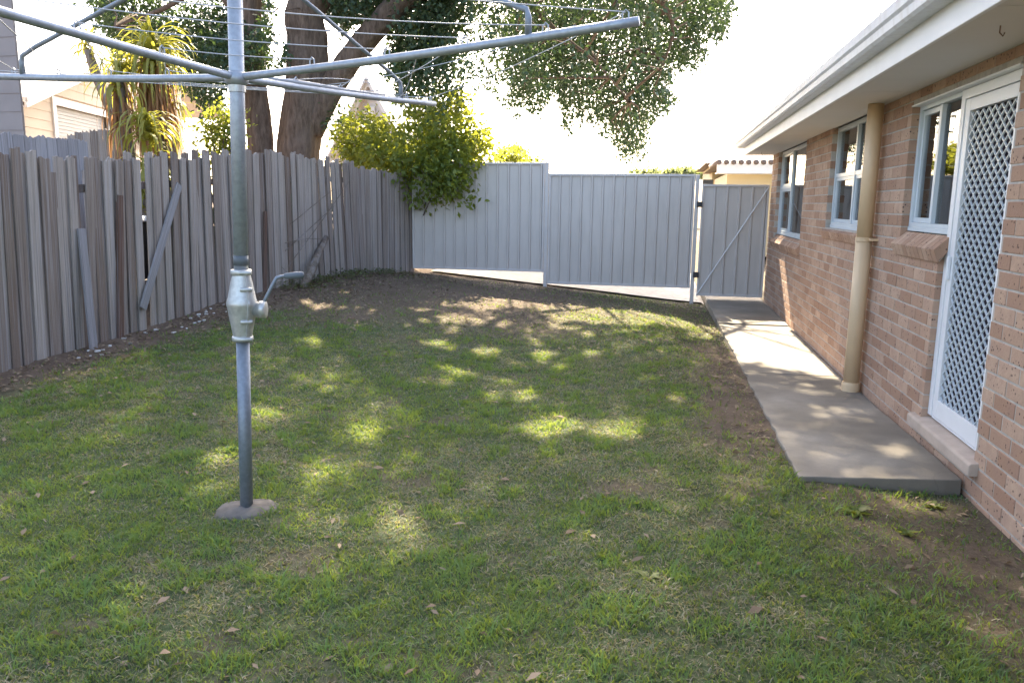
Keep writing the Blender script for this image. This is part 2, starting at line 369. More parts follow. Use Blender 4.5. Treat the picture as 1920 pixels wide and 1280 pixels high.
tag(link(bpy.data.objects.new('driveway', np_mesh('driveway', np.stack([DXg.ravel(), DYg.ravel(), (gz(DXg, DYg)+.03-.10*(DXg > .7)).ravel()], 1), np.stack([di[:-1, :-1], di[:-1, 1:], di[1:, 1:], di[1:, :-1]], -1).reshape(-1, 4), MAT['drive']))), kind='structure')
# ------------------------------------------------------------------ brick house
XW = 1.68; CH = .0857
house = tag(empty('brick_house', (4.5, 6, -.1)), 'low brick house with white gutter, three windows and a diamond mesh screen door', 'house')
HO = np.array([4.5, 6, -.1])
def hb(name, m, mat, parent=house, smooth=False, bevel=0):
    o = m.build(name, MAT[mat], None, smooth, bevel); o.parent = parent
    o.matrix_parent_inverse = Matrix.Translation(Vector(-HO)) if parent is house else Matrix.Identity(4); return o
Y0H, Y1H, ZTOP = -3.0, 12.91, 2.29
OPEN = [(4.30, 5.16, .19, 2.2), (5.16, 5.98, 1.30, 2.2), (6.92, 8.58, 1.30, 2.29), (10.03, 12.29, 1.06, 2.29)]
# mortar core: solid pieces round the openings
m = MB(); ys = sorted({Y0H, Y1H}|{q for o in OPEN for q in o[:2]})
for a, b in zip(ys[:-1], ys[1:]):
    z = -.4
    for o in OPEN:
        if o[0] <= a+1e-6 and o[1] >= b-1e-6:
            m.box(XW+.004, XW+.104, a+.005, b-.005, z, o[2]-.004); z = o[3]
    if z < ZTOP-.001: m.box(XW+.004, XW+.104, a+.005, b-.005, z+.003, ZTOP+.1)
wall = hb('wall', m, 'mortar')
# bricks
def brick_mesh():
    m = MB(); e = .03
    R = lambda x, sy, sz: [(x, -.5*sy, -.5*sz), (x, .5*sy, -.5*sz), (x, .5*sy, .5*sz), (x, -.5*sy, .5*sz)]
    m.v = R(.5, 1, 1)+R(-.465, 1, 1)+R(-.5, .975, .93)
    for k in range(2):
        for i in range(4): j = (i+1) % 4; m.f.append((k*4+i, k*4+j, k*4+4+j, k*4+4+i))
    m.f += [(3, 2, 1, 0), (8, 9, 10, 11)]; return m.mesh('brick', MAT['brick'])
BM = brick_mesh(); allb = []
for k in range(-4, 27):
    z0 = k*CH+.005; z1 = z0+.0757
    if z0 > ZTOP-.03: continue
    z1 = min(z1, ZTOP-.001)
    zm = (z0+z1)/2; off = 0 if k % 2 else .12
    cuts = [(o[0], o[1]) for o in OPEN if o[2] < zm < o[3]]
    y = Y1H-.23+off if off == 0 else Y1H-.11
    edges = []
    yy = Y1H
    first = True
    while yy > Y0H:
        ln = .11 if (first and k % 2 == 0) else .23
        edges.append((max(Y0H, yy-ln), yy)); yy -= ln+.01; first = False
    for (a, b) in edges:
        segs = [(a, b)]
        for (c, d) in cuts:
            ns = []
            for (p, q) in segs:
                if q <= c or p >= d: ns.append((p, q)); continue
                if p < c: ns.append((p, c))
                if q > d: ns.append((d, q))
            segs = ns
        for p, q in segs:
            if q-p > .025: allb.append((p, q, z0, z1))
vis = sorted([b for b in allb if b[1] > 3.3 and b[3] > -.12], key=lambda b: math.hypot((b[0]+b[1])/2, (b[2]+b[3])/2-1.5))
near = set(vis[:292]); J = MB()
rb = random.Random(3)
for b in allb:
    p, q, z0, z1 = b; dx = rb.uniform(-.0015, .0015)
    c = Vector((XW+.053+dx, (p+q)/2, (z0+z1)/2)); sc = (.106, q-p, z1-z0)
    if b in near:
        o = bpy.data.objects.new('brick', BM); COL.objects.link(o); o.parent = wall
        o.matrix_parent_inverse = Matrix.Identity(4); o.location = c; o.scale = sc
    else:
        n0 = len(J.v); J.v += [(v.co.x*sc[0]+c.x, v.co.y*sc[1]+c.y, v.co.z*sc[2]+c.z) for v in BM.vertices]
        J.f += [tuple(n0+i for i in f.vertices) for f in BM.polygons]
jo = J.build('bricks_beyond', MAT['brick']); jo.name = 'distant_brickwork'; jo.parent = wall; jo['kind'] = 'stuff'
# rest of the shell, rooms
m = MB()
m.box(XW+.125, 9.5, Y1H-.11, Y1H, -.4, ZTOP+.1); m.box(XW+.125, 9.5, Y0H, Y0H+.11, -.4, ZTOP+.1); m.box(9.39, 9.5, Y0H+.115, Y1H-.115, -.4, ZTOP+.1)
hb('end_wall', m, 'mortar')
m = MB(); m.box(1.80, 9.38, Y0H+.12, Y1H-.12, .10, .14); m.box(4.4, 4.5, Y0H+.12, Y1H-.12, .15, 2.4); m.box(1.80, 4.39, 6.3, 6.4, .15, 2.4); m.box(1.80, 4.39, 9.2, 9.3, .15, 2.4)
hb('room', m, 'room')
m = MB(); m.box(1.80, 9.38, Y0H+.12, Y1H-.12, 2.42, 2.46); hb('ceiling', m, 'room')
# eaves
XE = 1.22; YE = 12.97
yc = [YE, 10.75, 8.35, 5.95, 3.55, 1.15, -3.5]
for a, b in zip(yc[1:], yc[:-1]):
    m = MB(); m.box(XE+.025, XW+.02, a+.003, b-.003, 2.292, 2.300); hb('soffit_sheet', m, 'soffit')
m = MB(); m.box(XE+.03, XW+.10, -3.5, YE-.001, 2.302, 2.32); hb('soffit_backing', m, 'room')
m = MB(); m.box(XE, XE+.024, -3.5, YE, 2.272, 2.455); hb('fascia', m, 'white', bevel=.004)
m = MB(); m.prism([(XE-.003, 2.395), (XE-.085, 2.395), (XE-.100, 2.41), (XE-.105, 2.45), (XE-.118, 2.465), (XE-.122, 2.515), (XE-.112, 2.525), (XE-.108, 2.512),
         (XE-.095, 2.47), (XE-.09, 2.415), (XE-.003, 2.405)], -3.5, YE+.02); gut = hb('gutter', m, 'gutter')
for y in (12.5, 11.2, 9.9, 8.6, 7.3, 6.0, 4.7, 3.4):
    m = MB(); m.box(XE-.112, XE-.004, y-.012, y+.012, 2.528, 2.533); hb('gutter_strap', m, 'gutter', gut)
# roof
zr = 2.46; rise = math.tan(math.radians(21)); xr = 5.6
m = MB(); m.quadbox([(XE-.02, -3.6, zr), (9.98, -3.6, zr), (9.98, YE+.05, zr), (XE-.02, YE+.05, zr), (xr-.01, -3.6+3.5, zr+(xr-XE)*rise), (xr+.01, -3.6+3.5, zr+(xr-XE)*rise), (xr+.01, YE-3.5, zr+(xr-XE)*rise), (xr-.01, YE-3.5, zr+(xr-XE)*rise)])
roof = hb('roof', m, 'roof')

def frame_bars(bars, d=.035, x=None):
    m = MB()
    for (y0, y1, z0, z1) in bars: m.box(x-d, x, y0, y1, z0, z1)
    return m
XF = XW+.10                                            # front plane of the window frames is XF-.03
def window(y0, y1, z0, z1, sill_z, muls, rails, sashes, panes, curt):
    f = MB(); w = .04
    f.box(XF-.05, XF+.02, y0+.002, y0+w, z0, z1); f.box(XF-.05, XF+.02, y1-w, y1-.002, z0, z1)
    f.box(XF-.055, XF+.02, y0+.003, y1-.003, z0-.03, z0-.0005); f.box(XF-.05, XF+.02, y0+w+.0005, y1-w-.0005, z1-w, z1-.002)
    f.box(XF-.052, XF+.018, y0+w+.0005, y1-w-.0005, z0, z0+.028)
    fo = hb('window', f, 'alu', bevel=.002)
    for yy in muls:
        g = MB(); g.box(XF-.045, XF+.01, yy-.02, yy+.02, z0+.029, z1-w-.001); hb('mullion', g, 'alu', fo)
    for (a, b, zz) in rails:
        g = MB(); g.box(XF-.042, XF+.008, a, b, zz-.018, zz+.018); hb('rail', g, 'alu', fo)
    for (a, b, c, d) in sashes:
        g = MB(); s = .032
        g.box(XF-.034, XF-.006, a, a+s, c, d); g.box(XF-.034, XF-.006, b-s, b, c, d); g.box(XF-.034, XF-.006, a+s+.0005, b-s-.0005, c, c+s); g.box(XF-.034, XF-.006, a+s+.0005, b-s-.0005, d-s, d)
        hb('sash', g, 'alu', fo)
    for (a, b, c, d) in panes:
        g = MB(); g.box(XF-.018, XF-.013, a, b, c, d); hb('pane', g, 'glass', fo)
    for (a, b, c, d) in curt:
        nn = 40; g = MB(); yy = np.linspace(a, b, nn)
        for i in range(nn): 
            xx = XF+.045+.015*math.sin(i*1.35); g.v += [(xx, yy[i], c), (xx, yy[i], d)]
            if i: g.f.append((2*i-2, 2*i, 2*i+1, 2*i-1))
        hb('curtain', g, 'curtain', fo)
    n = int(round((y1-y0+.10)/.086)); st = (y1-y0+.10)/n
    for i in range(n):                                 # sloping brick-on-edge sill
        a = y0-.05+i*st+.004; b = a+st-.008; xo, xi = XW-.045, XF-.056
        g = MB(); zt = z0-.035; g.quadbox([(xo+.03, a, sill_z-.005), (xi, a, zt-.09), (xi, b, zt-.09), (xo+.03, b, sill_z-.005), (xo, a, sill_z+.075), (xi, a, zt), (xi, b, zt), (xo, b, sill_z+.075)])
        hb('sill_brick', g, 'brick', fo, bevel=.004)
    g = MB(); xo, xi = XW-.036, XF-.06; zt = z0-.042
    g.quadbox([(xo+.03, y0-.045, sill_z+.003), (xi, y0-.045, zt-.08), (xi, y1+.045, zt-.08), (xo+.03, y1+.045, sill_z+.003), (xo, y0-.045, sill_z+.068), (xi, y0-.045, zt), (xi, y1+.045, zt), (xo, y1+.045, sill_z+.068)])
    hb('sill_mortar', g, 'mortar', fo)
    return fo
window(5.16, 5.98, 1.375, 2.2, 1.18, [5.56], [], [(5.585, 5.935, 1.405, 2.155)], [(5.2, 5.54, 1.405, 2.16), (5.61, 5.91, 1.43, 2.13)], [(5.19, 5.95, 1.3, 2.2)])
window(6.92, 8.58, 1.325, 2.29, 1.19, [7.76], [(6.96, 7.74, 1.815), (7.78, 8.54, 1.815)], [(7.785, 8.535, 1.355, 1.795), (6.965, 7.735, 1.355, 1.795)],
       [(6.96, 7.74, 1.835, 2.25), (7.78, 8.54, 1.835, 2.25), (7.815, 8.505, 1.385, 1.765), (6.995, 7.705, 1.385, 1.765)], [(6.95, 7.7, 1.25, 2.25), (8.1, 8.56, 1.25, 2.25)])
window(10.03, 12.29, 1.13, 2.29, .915, [11.35], [(11.37, 12.25, 1.77)], [(11.375, 12.245, 1.16, 1.75), (11.375, 12.245, 1.79, 2.245)], [(10.07, 11.33, 1.16, 2.25), (11.405, 12.215, 1.19, 1.72), (11.405, 12.215, 1.82, 2.215)], [(10.1, 12.2, 1.1, 2.25)])
# head flashing over window and door
m = MB(); m.box(XW-.006, XW+.10, 4.302, 5.978, 2.188, 2.198); hb('lintel', m, 'white')
# screen door
DX = XF-.03
m = MB(); m.box(DX-.035, DX+.05, 5.098, 5.157, .225, 2.186); m.box(DX-.035, DX+.05, 4.303, 4.335, .225, 2.186); m.box(DX-.035, DX+.05, 4.336, 5.097, 2.13, 2.186)
m.box(DX-.03, DX+.05, 4.336, 5.097, .218, .228); hb('door_frame', m, 'white', bevel=.002)
m = MB(); a0, a1, c0, c1, s = 4.338, 5.094, .232, 2.126, .07
m.box(DX-.03, DX+.005, a0, a0+s, c0, c1); m.box(DX-.03, DX+.005, a1-s, a1, c0, c1); m.box(DX-.03, DX+.005, a0+s+.0005, a1-s-.0005, c0, c0+.11); m.box(DX-.03, DX+.005, a0+s+.0005, a1-s-.0005, c1-s, c1)
door = hb('screen_door', m, 'white', bevel=.003)
m = MB(); py, pz = .082, .067; ya, yb, za, zb = a0+s-.004, a1-s+.004, c0+.106, c1-s+.004; hw = .0030
def strut(p, q):
    p = np.array([DX-.018, *p]); q = np.array([DX-.018, *q]); d = (q-p)/2; L = np.linalg.norm(d); n = np.array([0, -d[2], d[1]])/L*hw
    m.obox((p+q)/2, np.array([.005, 0, 0]), n, d*1.04)
ny_ = int((yb-ya)/py)+2; nz_ = int((zb-za)/pz)+2
for i in range(-1, ny_):
    for j in range(-1, nz_):
        cy_, cz = ya+i*py, za+j*pz
        for (p, q) in (((cy_, cz), (cy_+py/2, cz+pz/2)), ((cy_+py/2, cz+pz/2), (cy_+py, cz)), ((cy_, cz+pz), (cy_+py/2, cz+pz/2)), ((cy_+py/2, cz+pz/2), (cy_+py, cz+pz))):
            if min(p[0], q[0]) > ya-.01 and max(p[0], q[0]) < yb+.01 and min(p[1], q[1]) > za-.01 and max(p[1], q[1]) < zb+.01: strut(p, q)
hb('grille', m, 'alu', door)
m = MB(); m.box(DX+.012, DX+.014, a0+s-.02, a1-s+.02, c0+.09, c1-.05); hb('insect_screen', m, 'doorleaf', door)
m = MB(); m.box(DX-.05, DX-.031, 5.045, 5.075, 1.08, 1.22); hb('handle', m, 'white', door, bevel=.004)
m = MB(); m.prism([(XW-.045, .125), (XW-.045, .185), (XW-.035, .195), (XF+.02, .215), (XF+.02, .125)], 4.235, 5.285); hb('door_sill', m, 'sill', bevel=.006)
# eave hooks
for y in (3.9, 12.2):
    m = MB(); p = np.array([1.42, y, 2.29]); m.tube([p, p+[0, 0, -.03], p+[.015, 0, -.045], p+[.02, .0, -.03]], .003, 6); hb('eave_hook', m, 'rust')
# downpipe
dp = tag(empty('downpipe', (1.60, 6.63, 0)), 'tan round downpipe fixed to the brick wall between two windows', 'downpipe')
m = MB(); m.lathe([(.061, .09), (.061, 1.235)], n=28); m.lathe([(.059, 1.27), (.059, 2.29)], n=28); m.build('pipe', MAT['pipe'], dp, True)
for o in (dp.children[-1],): o.data.polygons.foreach_set('use_smooth', [len(p.vertices) == 4 for p in o.data.polygons])
m = MB(); m.lathe([(.071, -.01), (.071, .07), (.066, .09)], n=28); m.build('foot_socket', MAT['pipe'], dp)
m = MB(); m.lathe([(.065, 1.236), (.065, 1.269)], n=28); m.box(.02, .08, -.11, -.066, 1.245, 1.262); m.build('bracket', MAT['pipe'], dp)

# ------------------------------------------------------------------ sheet metal fence and gate
def pan_mesh(w, h):
    m = MB(); t_ = .0012                               # flat pan with a raised trapezoid rib at its right edge
    pr = [(0, 0), (w-.046, 0), (w-.034, -.020), (w-.012, -.020), (w-.004, .004), (w, 0)]
    for z in (0, h): m.v += [(x, y, z) for x, y in pr]
    n = len(pr)
    for i in range(n-1): m.f.append((i, i+1, n+i+1, n+i))
    return m.mesh('sheet_pan', MAT['colorbond'])
FY = 12.9
def sheet_panel(root, o, x0, x1, z0, z1, npan, name_r='rail', style=True):
    r = .038; sx = .032
    for (a, b, nm) in ((z0, z0+r, 'bottom_rail'), (z1-r, z1, 'top_rail')):
        m = MB(); m.box(x0-o[0], x1-o[0], FY-.022-o[1], FY+.022-o[1], a-o[2], b-o[2]); m.build(nm, MAT['postpaint'], root, bevel=.003)
    for (a, b) in ((x0, x0+sx), (x1-sx, x1)):
        m = MB(); m.box(a-o[0], b-o[0], FY-.024-o[1], FY+.024-o[1], z0+r+.0005-o[2], z1-r-.0005-o[2]); m.build('stile', MAT['postpaint'], root, bevel=.003)
    w = (x1-x0-2*sx)/npan; me = pan_mesh(w, z1-z0-2*r)
    for i in range(npan):
        q = bpy.data.objects.new('sheet_pan', me); link(q, root); q.location = (x0+sx+i*w-o[0], FY+.004-o[1], z0+r-o[2])
def post(root, o, x, z0, z1, w=.03, mat='postpaint', y=FY):
    m = MB(); m.box(x-w-o[0], x+w-o[0], y-w-o[1], y+w-o[1], z0-o[2], z1-o[2]); return m.build('post', MAT[mat], root, bevel=.004)
o = (-3.05, FY, .2); r = tag(empty('metal_fence_panel', o), 'taller grey ribbed steel fence panel beside the timber fence, under the shrub', 'fence', 'steel fence panels')
sheet_panel(r, o, -4.19, -1.905, .371, 2.17, 12); post(r, o, -1.87, -.15, 2.175)
m = MB(); m.tube([(-4.225-o[0], 0, .0-o[2]), (-4.235-o[0], 0, 1.9-o[2])], .016, 8); m.build('post', MAT['rust'], r)
o = (-.65, FY, .0); r = tag(empty('metal_fence_panel', o), 'lower grey ribbed steel fence panel between the tall panel and the gate', 'fence', 'steel fence panels')
sheet_panel(r, o, -1.835, .515, .178, 1.993, 13); post(r, o, .552, -.3, 1.985)
o = (1.15, FY, .06); r = tag(empty('side_gate', o), 'narrow grey ribbed steel gate with diagonal brace rod beside the house', 'gate')
sheet_panel(r, o, .625, 1.655, .06, 1.838, 5)
m = MB(); m.tube([(.64-o[0], -.036, .10-o[2]), (1.64-o[0], -.036, 1.80-o[2])], .009, 8); m.build('brace_rod', MAT['white'], r)
for z in (.40, 1.52):
    m = MB(); m.box(.555-o[0], .645-o[0], -.05, -.026, z-.045-o[2], z+.045-o[2]); m.box(.588-o[0], .612-o[0], -.062, -.051, z-.03-o[2], z+.03-o[2]); m.build('hinge', MAT['black'], r, bevel=.003)

# ------------------------------------------------------------------ timber fence
fence = tag(empty('paling_fence', (-5.1, 8, .1)), 'weathered grey timber paling fence along the left side of the lawn', 'fence')
FO = np.array([-5.1, 8, .1])
def paling_meshes(mat, seed, n=7):
    out = []; rs = random.Random(seed)
    for k in range(n):                                 # unit paling: x thickness, y width, z 0..1; uneven top edge
        m = MB(); nseg = 5
        tops = [1+rs.uniform(-.009, .003) for _ in range(nseg+1)]
        if k == 1: tops[0] -= .012; tops[-1] -= .01
        if k == 3: tops[2] -= .008
        if k == 5: tops[0] -= .016; tops[1] -= .006
        ys = np.linspace(-.5, .5, nseg+1)
        for i in range(nseg+1):
            for x in (-.5, .5): m.v += [(x+rs.uniform(-.08, .08), ys[i], rs.uniform(-.004, .004)), (x, ys[i]+(rs.uniform(-.03, .03) if 0 < i < nseg else 0), tops[i])]
        for i in range(nseg):
            a = i*4; b = a+4
            m.f += [(a, b, b+1, a+1), (a+2, a+3, b+3, b+2), (a+1, b+1, b+3, a+3), (a, a+2, b+2, b)]
        e = nseg*4; m.f += [(0, 1, 3, 2), (e, e+2, e+3, e+1)]
        out.append(m.mesh('paling', MAT[mat]))
    return out
PM = paling_meshes('palings', 11)
def fence_top(u): return 0
seg = np.array(FENCE); sl_ = np.r_[0, np.cumsum(np.hypot(*np.diff(seg, axis=0).T))]
def along(s):
    x = np.interp(s, sl_, seg[:, 0]); y = np.interp(s, sl_, seg[:, 1]); i = min(len(seg)-2, max(0, np.searchsorted(sl_, s)-1))
    d = (seg[i+1]-seg[i]); d /= np.linalg.norm(d); return x, y, d
rf = random.Random(5); s = .02; k = 0
def face_px(x, y, z): return proj(np.array([[x, y, z]]))[0]
while s < sl_[-1]-.03:
    w = rf.uniform(.088, .118); x, y, d = along(s+w/2); u = face_px(x, y, 1.0)[0]
    zb = float(gz(x, y)); h = (1.78+rf.uniform(-.06, .035))*(1 if rf.random() > .06 else rf.uniform(.93, .97)); lean = rf.gauss(0, .006)-.045*(1-sstep(6, 10.5, y)); tilt = rf.gauss(0, .006); skip = False
    h -= .10*sstep(9.6, 12.5, y)
    if 255 < u < 277: skip = True
    if 147 < u < 167: skip = True
    if 560 < u < 600: lean += rf.uniform(-.02, .01)
    if 600 <= u < 690: lean += rf.uniform(.05, .09)*(1-(u-600)/110)
    if 380 < u < 440: lean += rf.uniform(-.02, .02); s += rf.uniform(0, .012)
    if 530 < u < 537 or 574 < u < 579: s += .03
    if not skip:
        o = bpy.data.objects.new('paling', PM[rf.randrange(7)]); link(o, fence)
        ang = math.atan2(-d[0], d[1])
        o.location = (x-FO[0]+(.011 if k % 2 else -.010)+rf.uniform(-.003, .003), y-FO[1], zb-.02-FO[2]-(0 if rf.random() > .12 else .02))
        o.rotation_euler = Euler((lean, tilt, ang+rf.uniform(-.03, .03)), 'XYZ'); o.scale = (.016, w, h)
    s += w-rf.uniform(.024, .036); k += 1
for zr_ in (.42, 1.42):                                # rails behind, one length per bay
    for (a, b) in zip(FENCE[:-1], FENCE[1:]):
        pa = np.array([a[0]-.05, a[1]+.02, gz(*a)+zr_]); pb = np.array([b[0]-.05, b[1]-.02, gz(*b)+zr_]); d = (pb-pa)/2
        n = np.cross(d, (0, 0, 1)); n = n/np.linalg.norm(n)*.019
        m = MB(); m.obox((pa+pb)/2-FO, n, np.array([0, 0, .038]), d); m.build('rail', MAT['palings'], fence)
for yy in (2.2, 4.4, 6.6, 8.9, 11.0, 12.7):
    x = fence_x(yy); z = float(gz(x, yy)); m = MB(); m.box(x-.16-FO[0], x-.075-FO[0], yy-.05-FO[1], yy+.05-FO[1], z-.1-FO[2], z+1.6-FO[2]); m.build('post', MAT['palings'], fence)
# loose boards leaning on it
def plank(name, label, cat, p, q, w, th, mat, group=None):
    p = np.array(p, float); q = np.array(q, float); d = q-p; L = np.linalg.norm(d); d /= L
    o = bpy.data.objects.new(name, paling_meshes(mat, int(L*1000) % 97, 1)[0]); link(o)
    n = np.array([1, .03, 0]); n = n-d*(n@d); n /= np.linalg.norm(n); w_ = np.cross(d, n)
    o.matrix_world = Matrix(((n[0]*th, w_[0]*w, d[0]*L, p[0]), (n[1]*th, w_[1]*w, d[1]*L, p[1]), (n[2]*th, w_[2]*w, d[2]*L, p[2]), (0, 0, 0, 1)))
    return tag(o, label, cat, group)
def fpt(u, v, off):                                    # point on the fence face, `off` in front of it
    best = None
    for yy in np.linspace(4.5, 12.9, 600):
        P = at(u, v, yy); e = abs(P[0]-(fence_x(yy)+off))
        if best is None or e < best[0]: best = (e, P)
    return best[1]
def on_ground(P, dz=-.01): P = np.array(P); P[2] = gz(P[0], P[1])+dz; return P
plank('loose_plank', 'loose grey plank leaning diagonally across the timber fence', 'plank', fpt(268, 578, .05), fpt(336, 345, .03), .10, .018, 'palings2')
plank('loose_plank', 'short pale broken board propped upright against the left end of the fence', 'plank', on_ground(fpt(176, 660, .12)), fpt(152, 428, .03), .095, .018, 'palings2')
plank('brown_stake', 'dark reddish brown stake standing in front of the fence palings', 'stake', on_ground(fpt(226, 640, .035)), fpt(224, 366, .03), .075, .03, 'brownwood')
plank('brown_stake', 'thin dark brown stake in the fence just right of the clothesline crank', 'stake', on_ground(fpt(497, 560, .03)), fpt(498, 396, .03), .07, .02, 'brownwood')
lg = MB(); p, q = on_ground(fpt(568, 546, .25)), fpt(612, 445, .04); dl = q-p
lg.tube([p, p+dl*.35+[.01, 0, .01], p+dl*.7+[-.01, 0, 0], q], [.06, .055, .05, .035], 9, rough=.25, seed=4)
tag(lg.build('dead_log', MAT['deadwood'], smooth=True), 'brown dead log leaning against the timber fence', 'log')
tw = MB()
for (a, b) in (((540, 500), (655, 340)), ((535, 470), (628, 385)), ((535, 455), (600, 448)), ((545, 420), (625, 355)), ((548, 540), (528, 500))):
    p, q = fpt(*a, .06), fpt(*b, .05); tw.tube([p, (p+q)/2+[.03, .02, .03], q], [.006, .005, .003], 5)
tag(tw.build('dead_twigs', MAT['deadwood']), 'thin dry twigs poking across the timber fence above the log', 'twigs')

# fences beyond the timber fence
def back_fence(name, label, pts, zt, zb, w, mat, seed, cat='fence'):
    root = empty(name, pts[0]); o = np.array(pts[0]); PMx = paling_meshes(mat, seed, 4); rs = random.Random(seed)
    p, q = np.array(pts[0]), np.array(pts[1]); L = np.linalg.norm((q-p)[:2]); d = (q-p)/L; n = int(L/(w+.004))
    for i in range(n):
        f_ = (i+.5)/n; P = p+(q-p)*f_; b = bpy.data.objects.new('paling', PMx[rs.randrange(4)]); link(b, root)
        b.location = P-o+np.array([0, 0, zb-P[2]]); b.rotation_euler = (0, 0, math.atan2(-d[0], d[1])); b.scale = (.016, L/n-.004, zt(f_)-zb+rs.uniform(-.01, .01))
    m = MB(); nn = np.array([d[1], -d[0], 0])*.02
    m.obox((p+q)/2*[1, 1, 0]+[0, 0, zb+1.2]-o-nn*2, nn, np.array([0, 0, .035]), (q-p)*[.5, .5, 0]); m.build('rail', MAT[mat], root)
    return tag(root, label, cat)
a, b = at(-120, 236, 6.1), at(163, 264, 7.4)
back_fence('inner_paling_fence', 'taller pale grey paling fence rising behind the left end of the timber fence', [(a[0], a[1], 0), (b[0], b[1], 0)], lambda f_: a[2]+(b[2]-a[2])*f_, .05, .10, 'palings2', 21)
a2, b2 = at(98, 262, 9.6), at(197, 240, 9.6)
back_fence('arched_side_gate', 'dark green-grey paling gate with a curved top behind the timber fence', [(a2[0], 9.6, 0), (b2[0], 9.75, 0)], lambda f_: a2[2]-.02+(b2[2]-a2[2]+.02)*math.sin(min(1, f_*1.15)*1.5708), .05, .10, 'palings', 22, 'gate')

# ------------------------------------------------------------------ rotary clothesline
PX, PY = -1.985, 3.378; zb = float(gz(PX, PY))
rot = tag(empty('rotary_clothesline', (PX, PY, zb)), 'galvanised rotary clothesline with crank and four raised arms standing on the lawn', 'clothesline')
LX, LY = (-1.925-PX)/2.09, 0.0                         # slight lean of the mast
def mast(z): return np.array([LX*(z-zb), LY*(z-zb), z-zb])
m = MB(); m.tube([mast(zb-.1), mast(.84)], .0315, 24); m.build('lower_post', MAT['galv2'], rot, True)
m = MB(); m.tube([mast(1.14), mast(2.7)], .0335, 24); up = m.build('upper_post', MAT['galv'], rot, True)
m = MB(); m.tube([mast(1.195), mast(1.242)], .0346, 24); m.build('maker_band', MAT['band'], up, True)
m = MB()
for zz, rr in ((1.13, .04), (1.163, .045)): pass
m.lathe([(.046, 0), (.049, .004), (.049, .022), (.046, .026)], mast(1.150), 28); m.lathe([(.046, 0), (.05, .004), (.05, .02), (.046, .024)], mast(.832), 28)
prof = [(.043, .845), (.047, .87), (.060, .94), (.069, .995), (.073, 1.006), (.073, 1.018), (.067, 1.035), (.056, 1.09), (.045, 1.14), (.042, 1.156)]
n = 28; bb = len(m.v)
for r_, z_ in prof:
    for kk in range(n):
        a_ = 2*math.pi*kk/n; c = mast(z_); fl = 1+.05*math.cos(2*a_+.9)
        m.v.append((c[0]+r_*fl*math.cos(a_), c[1]+r_*fl*math.sin(a_), c[2]))
for i in range(len(prof)-1):
    for kk in range(n): m.f.append((bb+i*n+kk, bb+i*n+(kk+1) % n, bb+(i+1)*n+(kk+1) % n, bb+(i+1)*n+kk))
gear = m.build('crank_housing', MAT['cast'], rot, True); gear.data.polygons.foreach_set('use_smooth', [len(p.vertices) == 4 for p in gear.data.polygons])
fd = np.array([-PX, -PY, 0]); fd /= np.linalg.norm(fd); rt = np.array([-fd[1], fd[0], 0])   # towards the camera / to its right
mm = MB()                                              # flange seam facing the lawn and its bolts
for i in range(len(prof)-1):
    c0 = mast(prof[i][1])+(fd*.93+rt*.37)*prof[i][0]*1.0; c1 = mast(prof[i+1][1])+(fd*.93+rt*.37)*prof[i+1][0]
    mm.obox((c0+c1)/2, (fd*.93+rt*.37)*.012, np.cross((0, 0, 1), fd*.93+rt*.37)*.005, (c1-c0)/2)
mm.build('flange', MAT['cast'], gear)
for z_, rr in ((1.163, .052), (1.085, .062), (.93, .062), (.845, .052)):
    c = mast(z_)+(fd*.95+rt*.31)*rr; b_ = MB(); b_.tube([c-rt*.028, c-rt*.022, c+rt*.022, c+rt*.028], [.009, .011, .011, .009], 10); b_.build('clamp_bolt', MAT['cast'], gear, True)
sd = rt*.93+fd*.30; c = mast(.985)
mm = MB(); mm.tube([c+sd*.04, c+sd*.085, c+sd*.088, c+sd*.115, c+sd*.118], [.040, .036, .042, .042, .034], 20); mm.build('gear_boss', MAT['cast'], gear, True)
e = c+sd*.105+np.array([0, 0, .03]); h1 = e+rt*.065+np.array([0, 0, .12])
cr = MB(); cr.tube([e, e+rt*.015+[0, 0, .03], h1-rt*.012-[0, 0, .02], h1, h1+rt*.02+[0, 0, .006], h1+rt*.05+[0, 0, .008]], [.009]*6, 10); crank = cr.build('crank_handle', MAT['galv2'], rot, True)
gp = MB(); g0 = h1+rt*.035+[0, 0, .008]; gp.tube([g0, g0+rt*.006, g0+rt*.06+[0, 0, .003], g0+rt*.085+[0, 0, .004], g0+rt*.093+[0, 0, .004]], [.010, .014, .018, .018, .012], 14); gp.build('grip', MAT['grip'], crank, True)
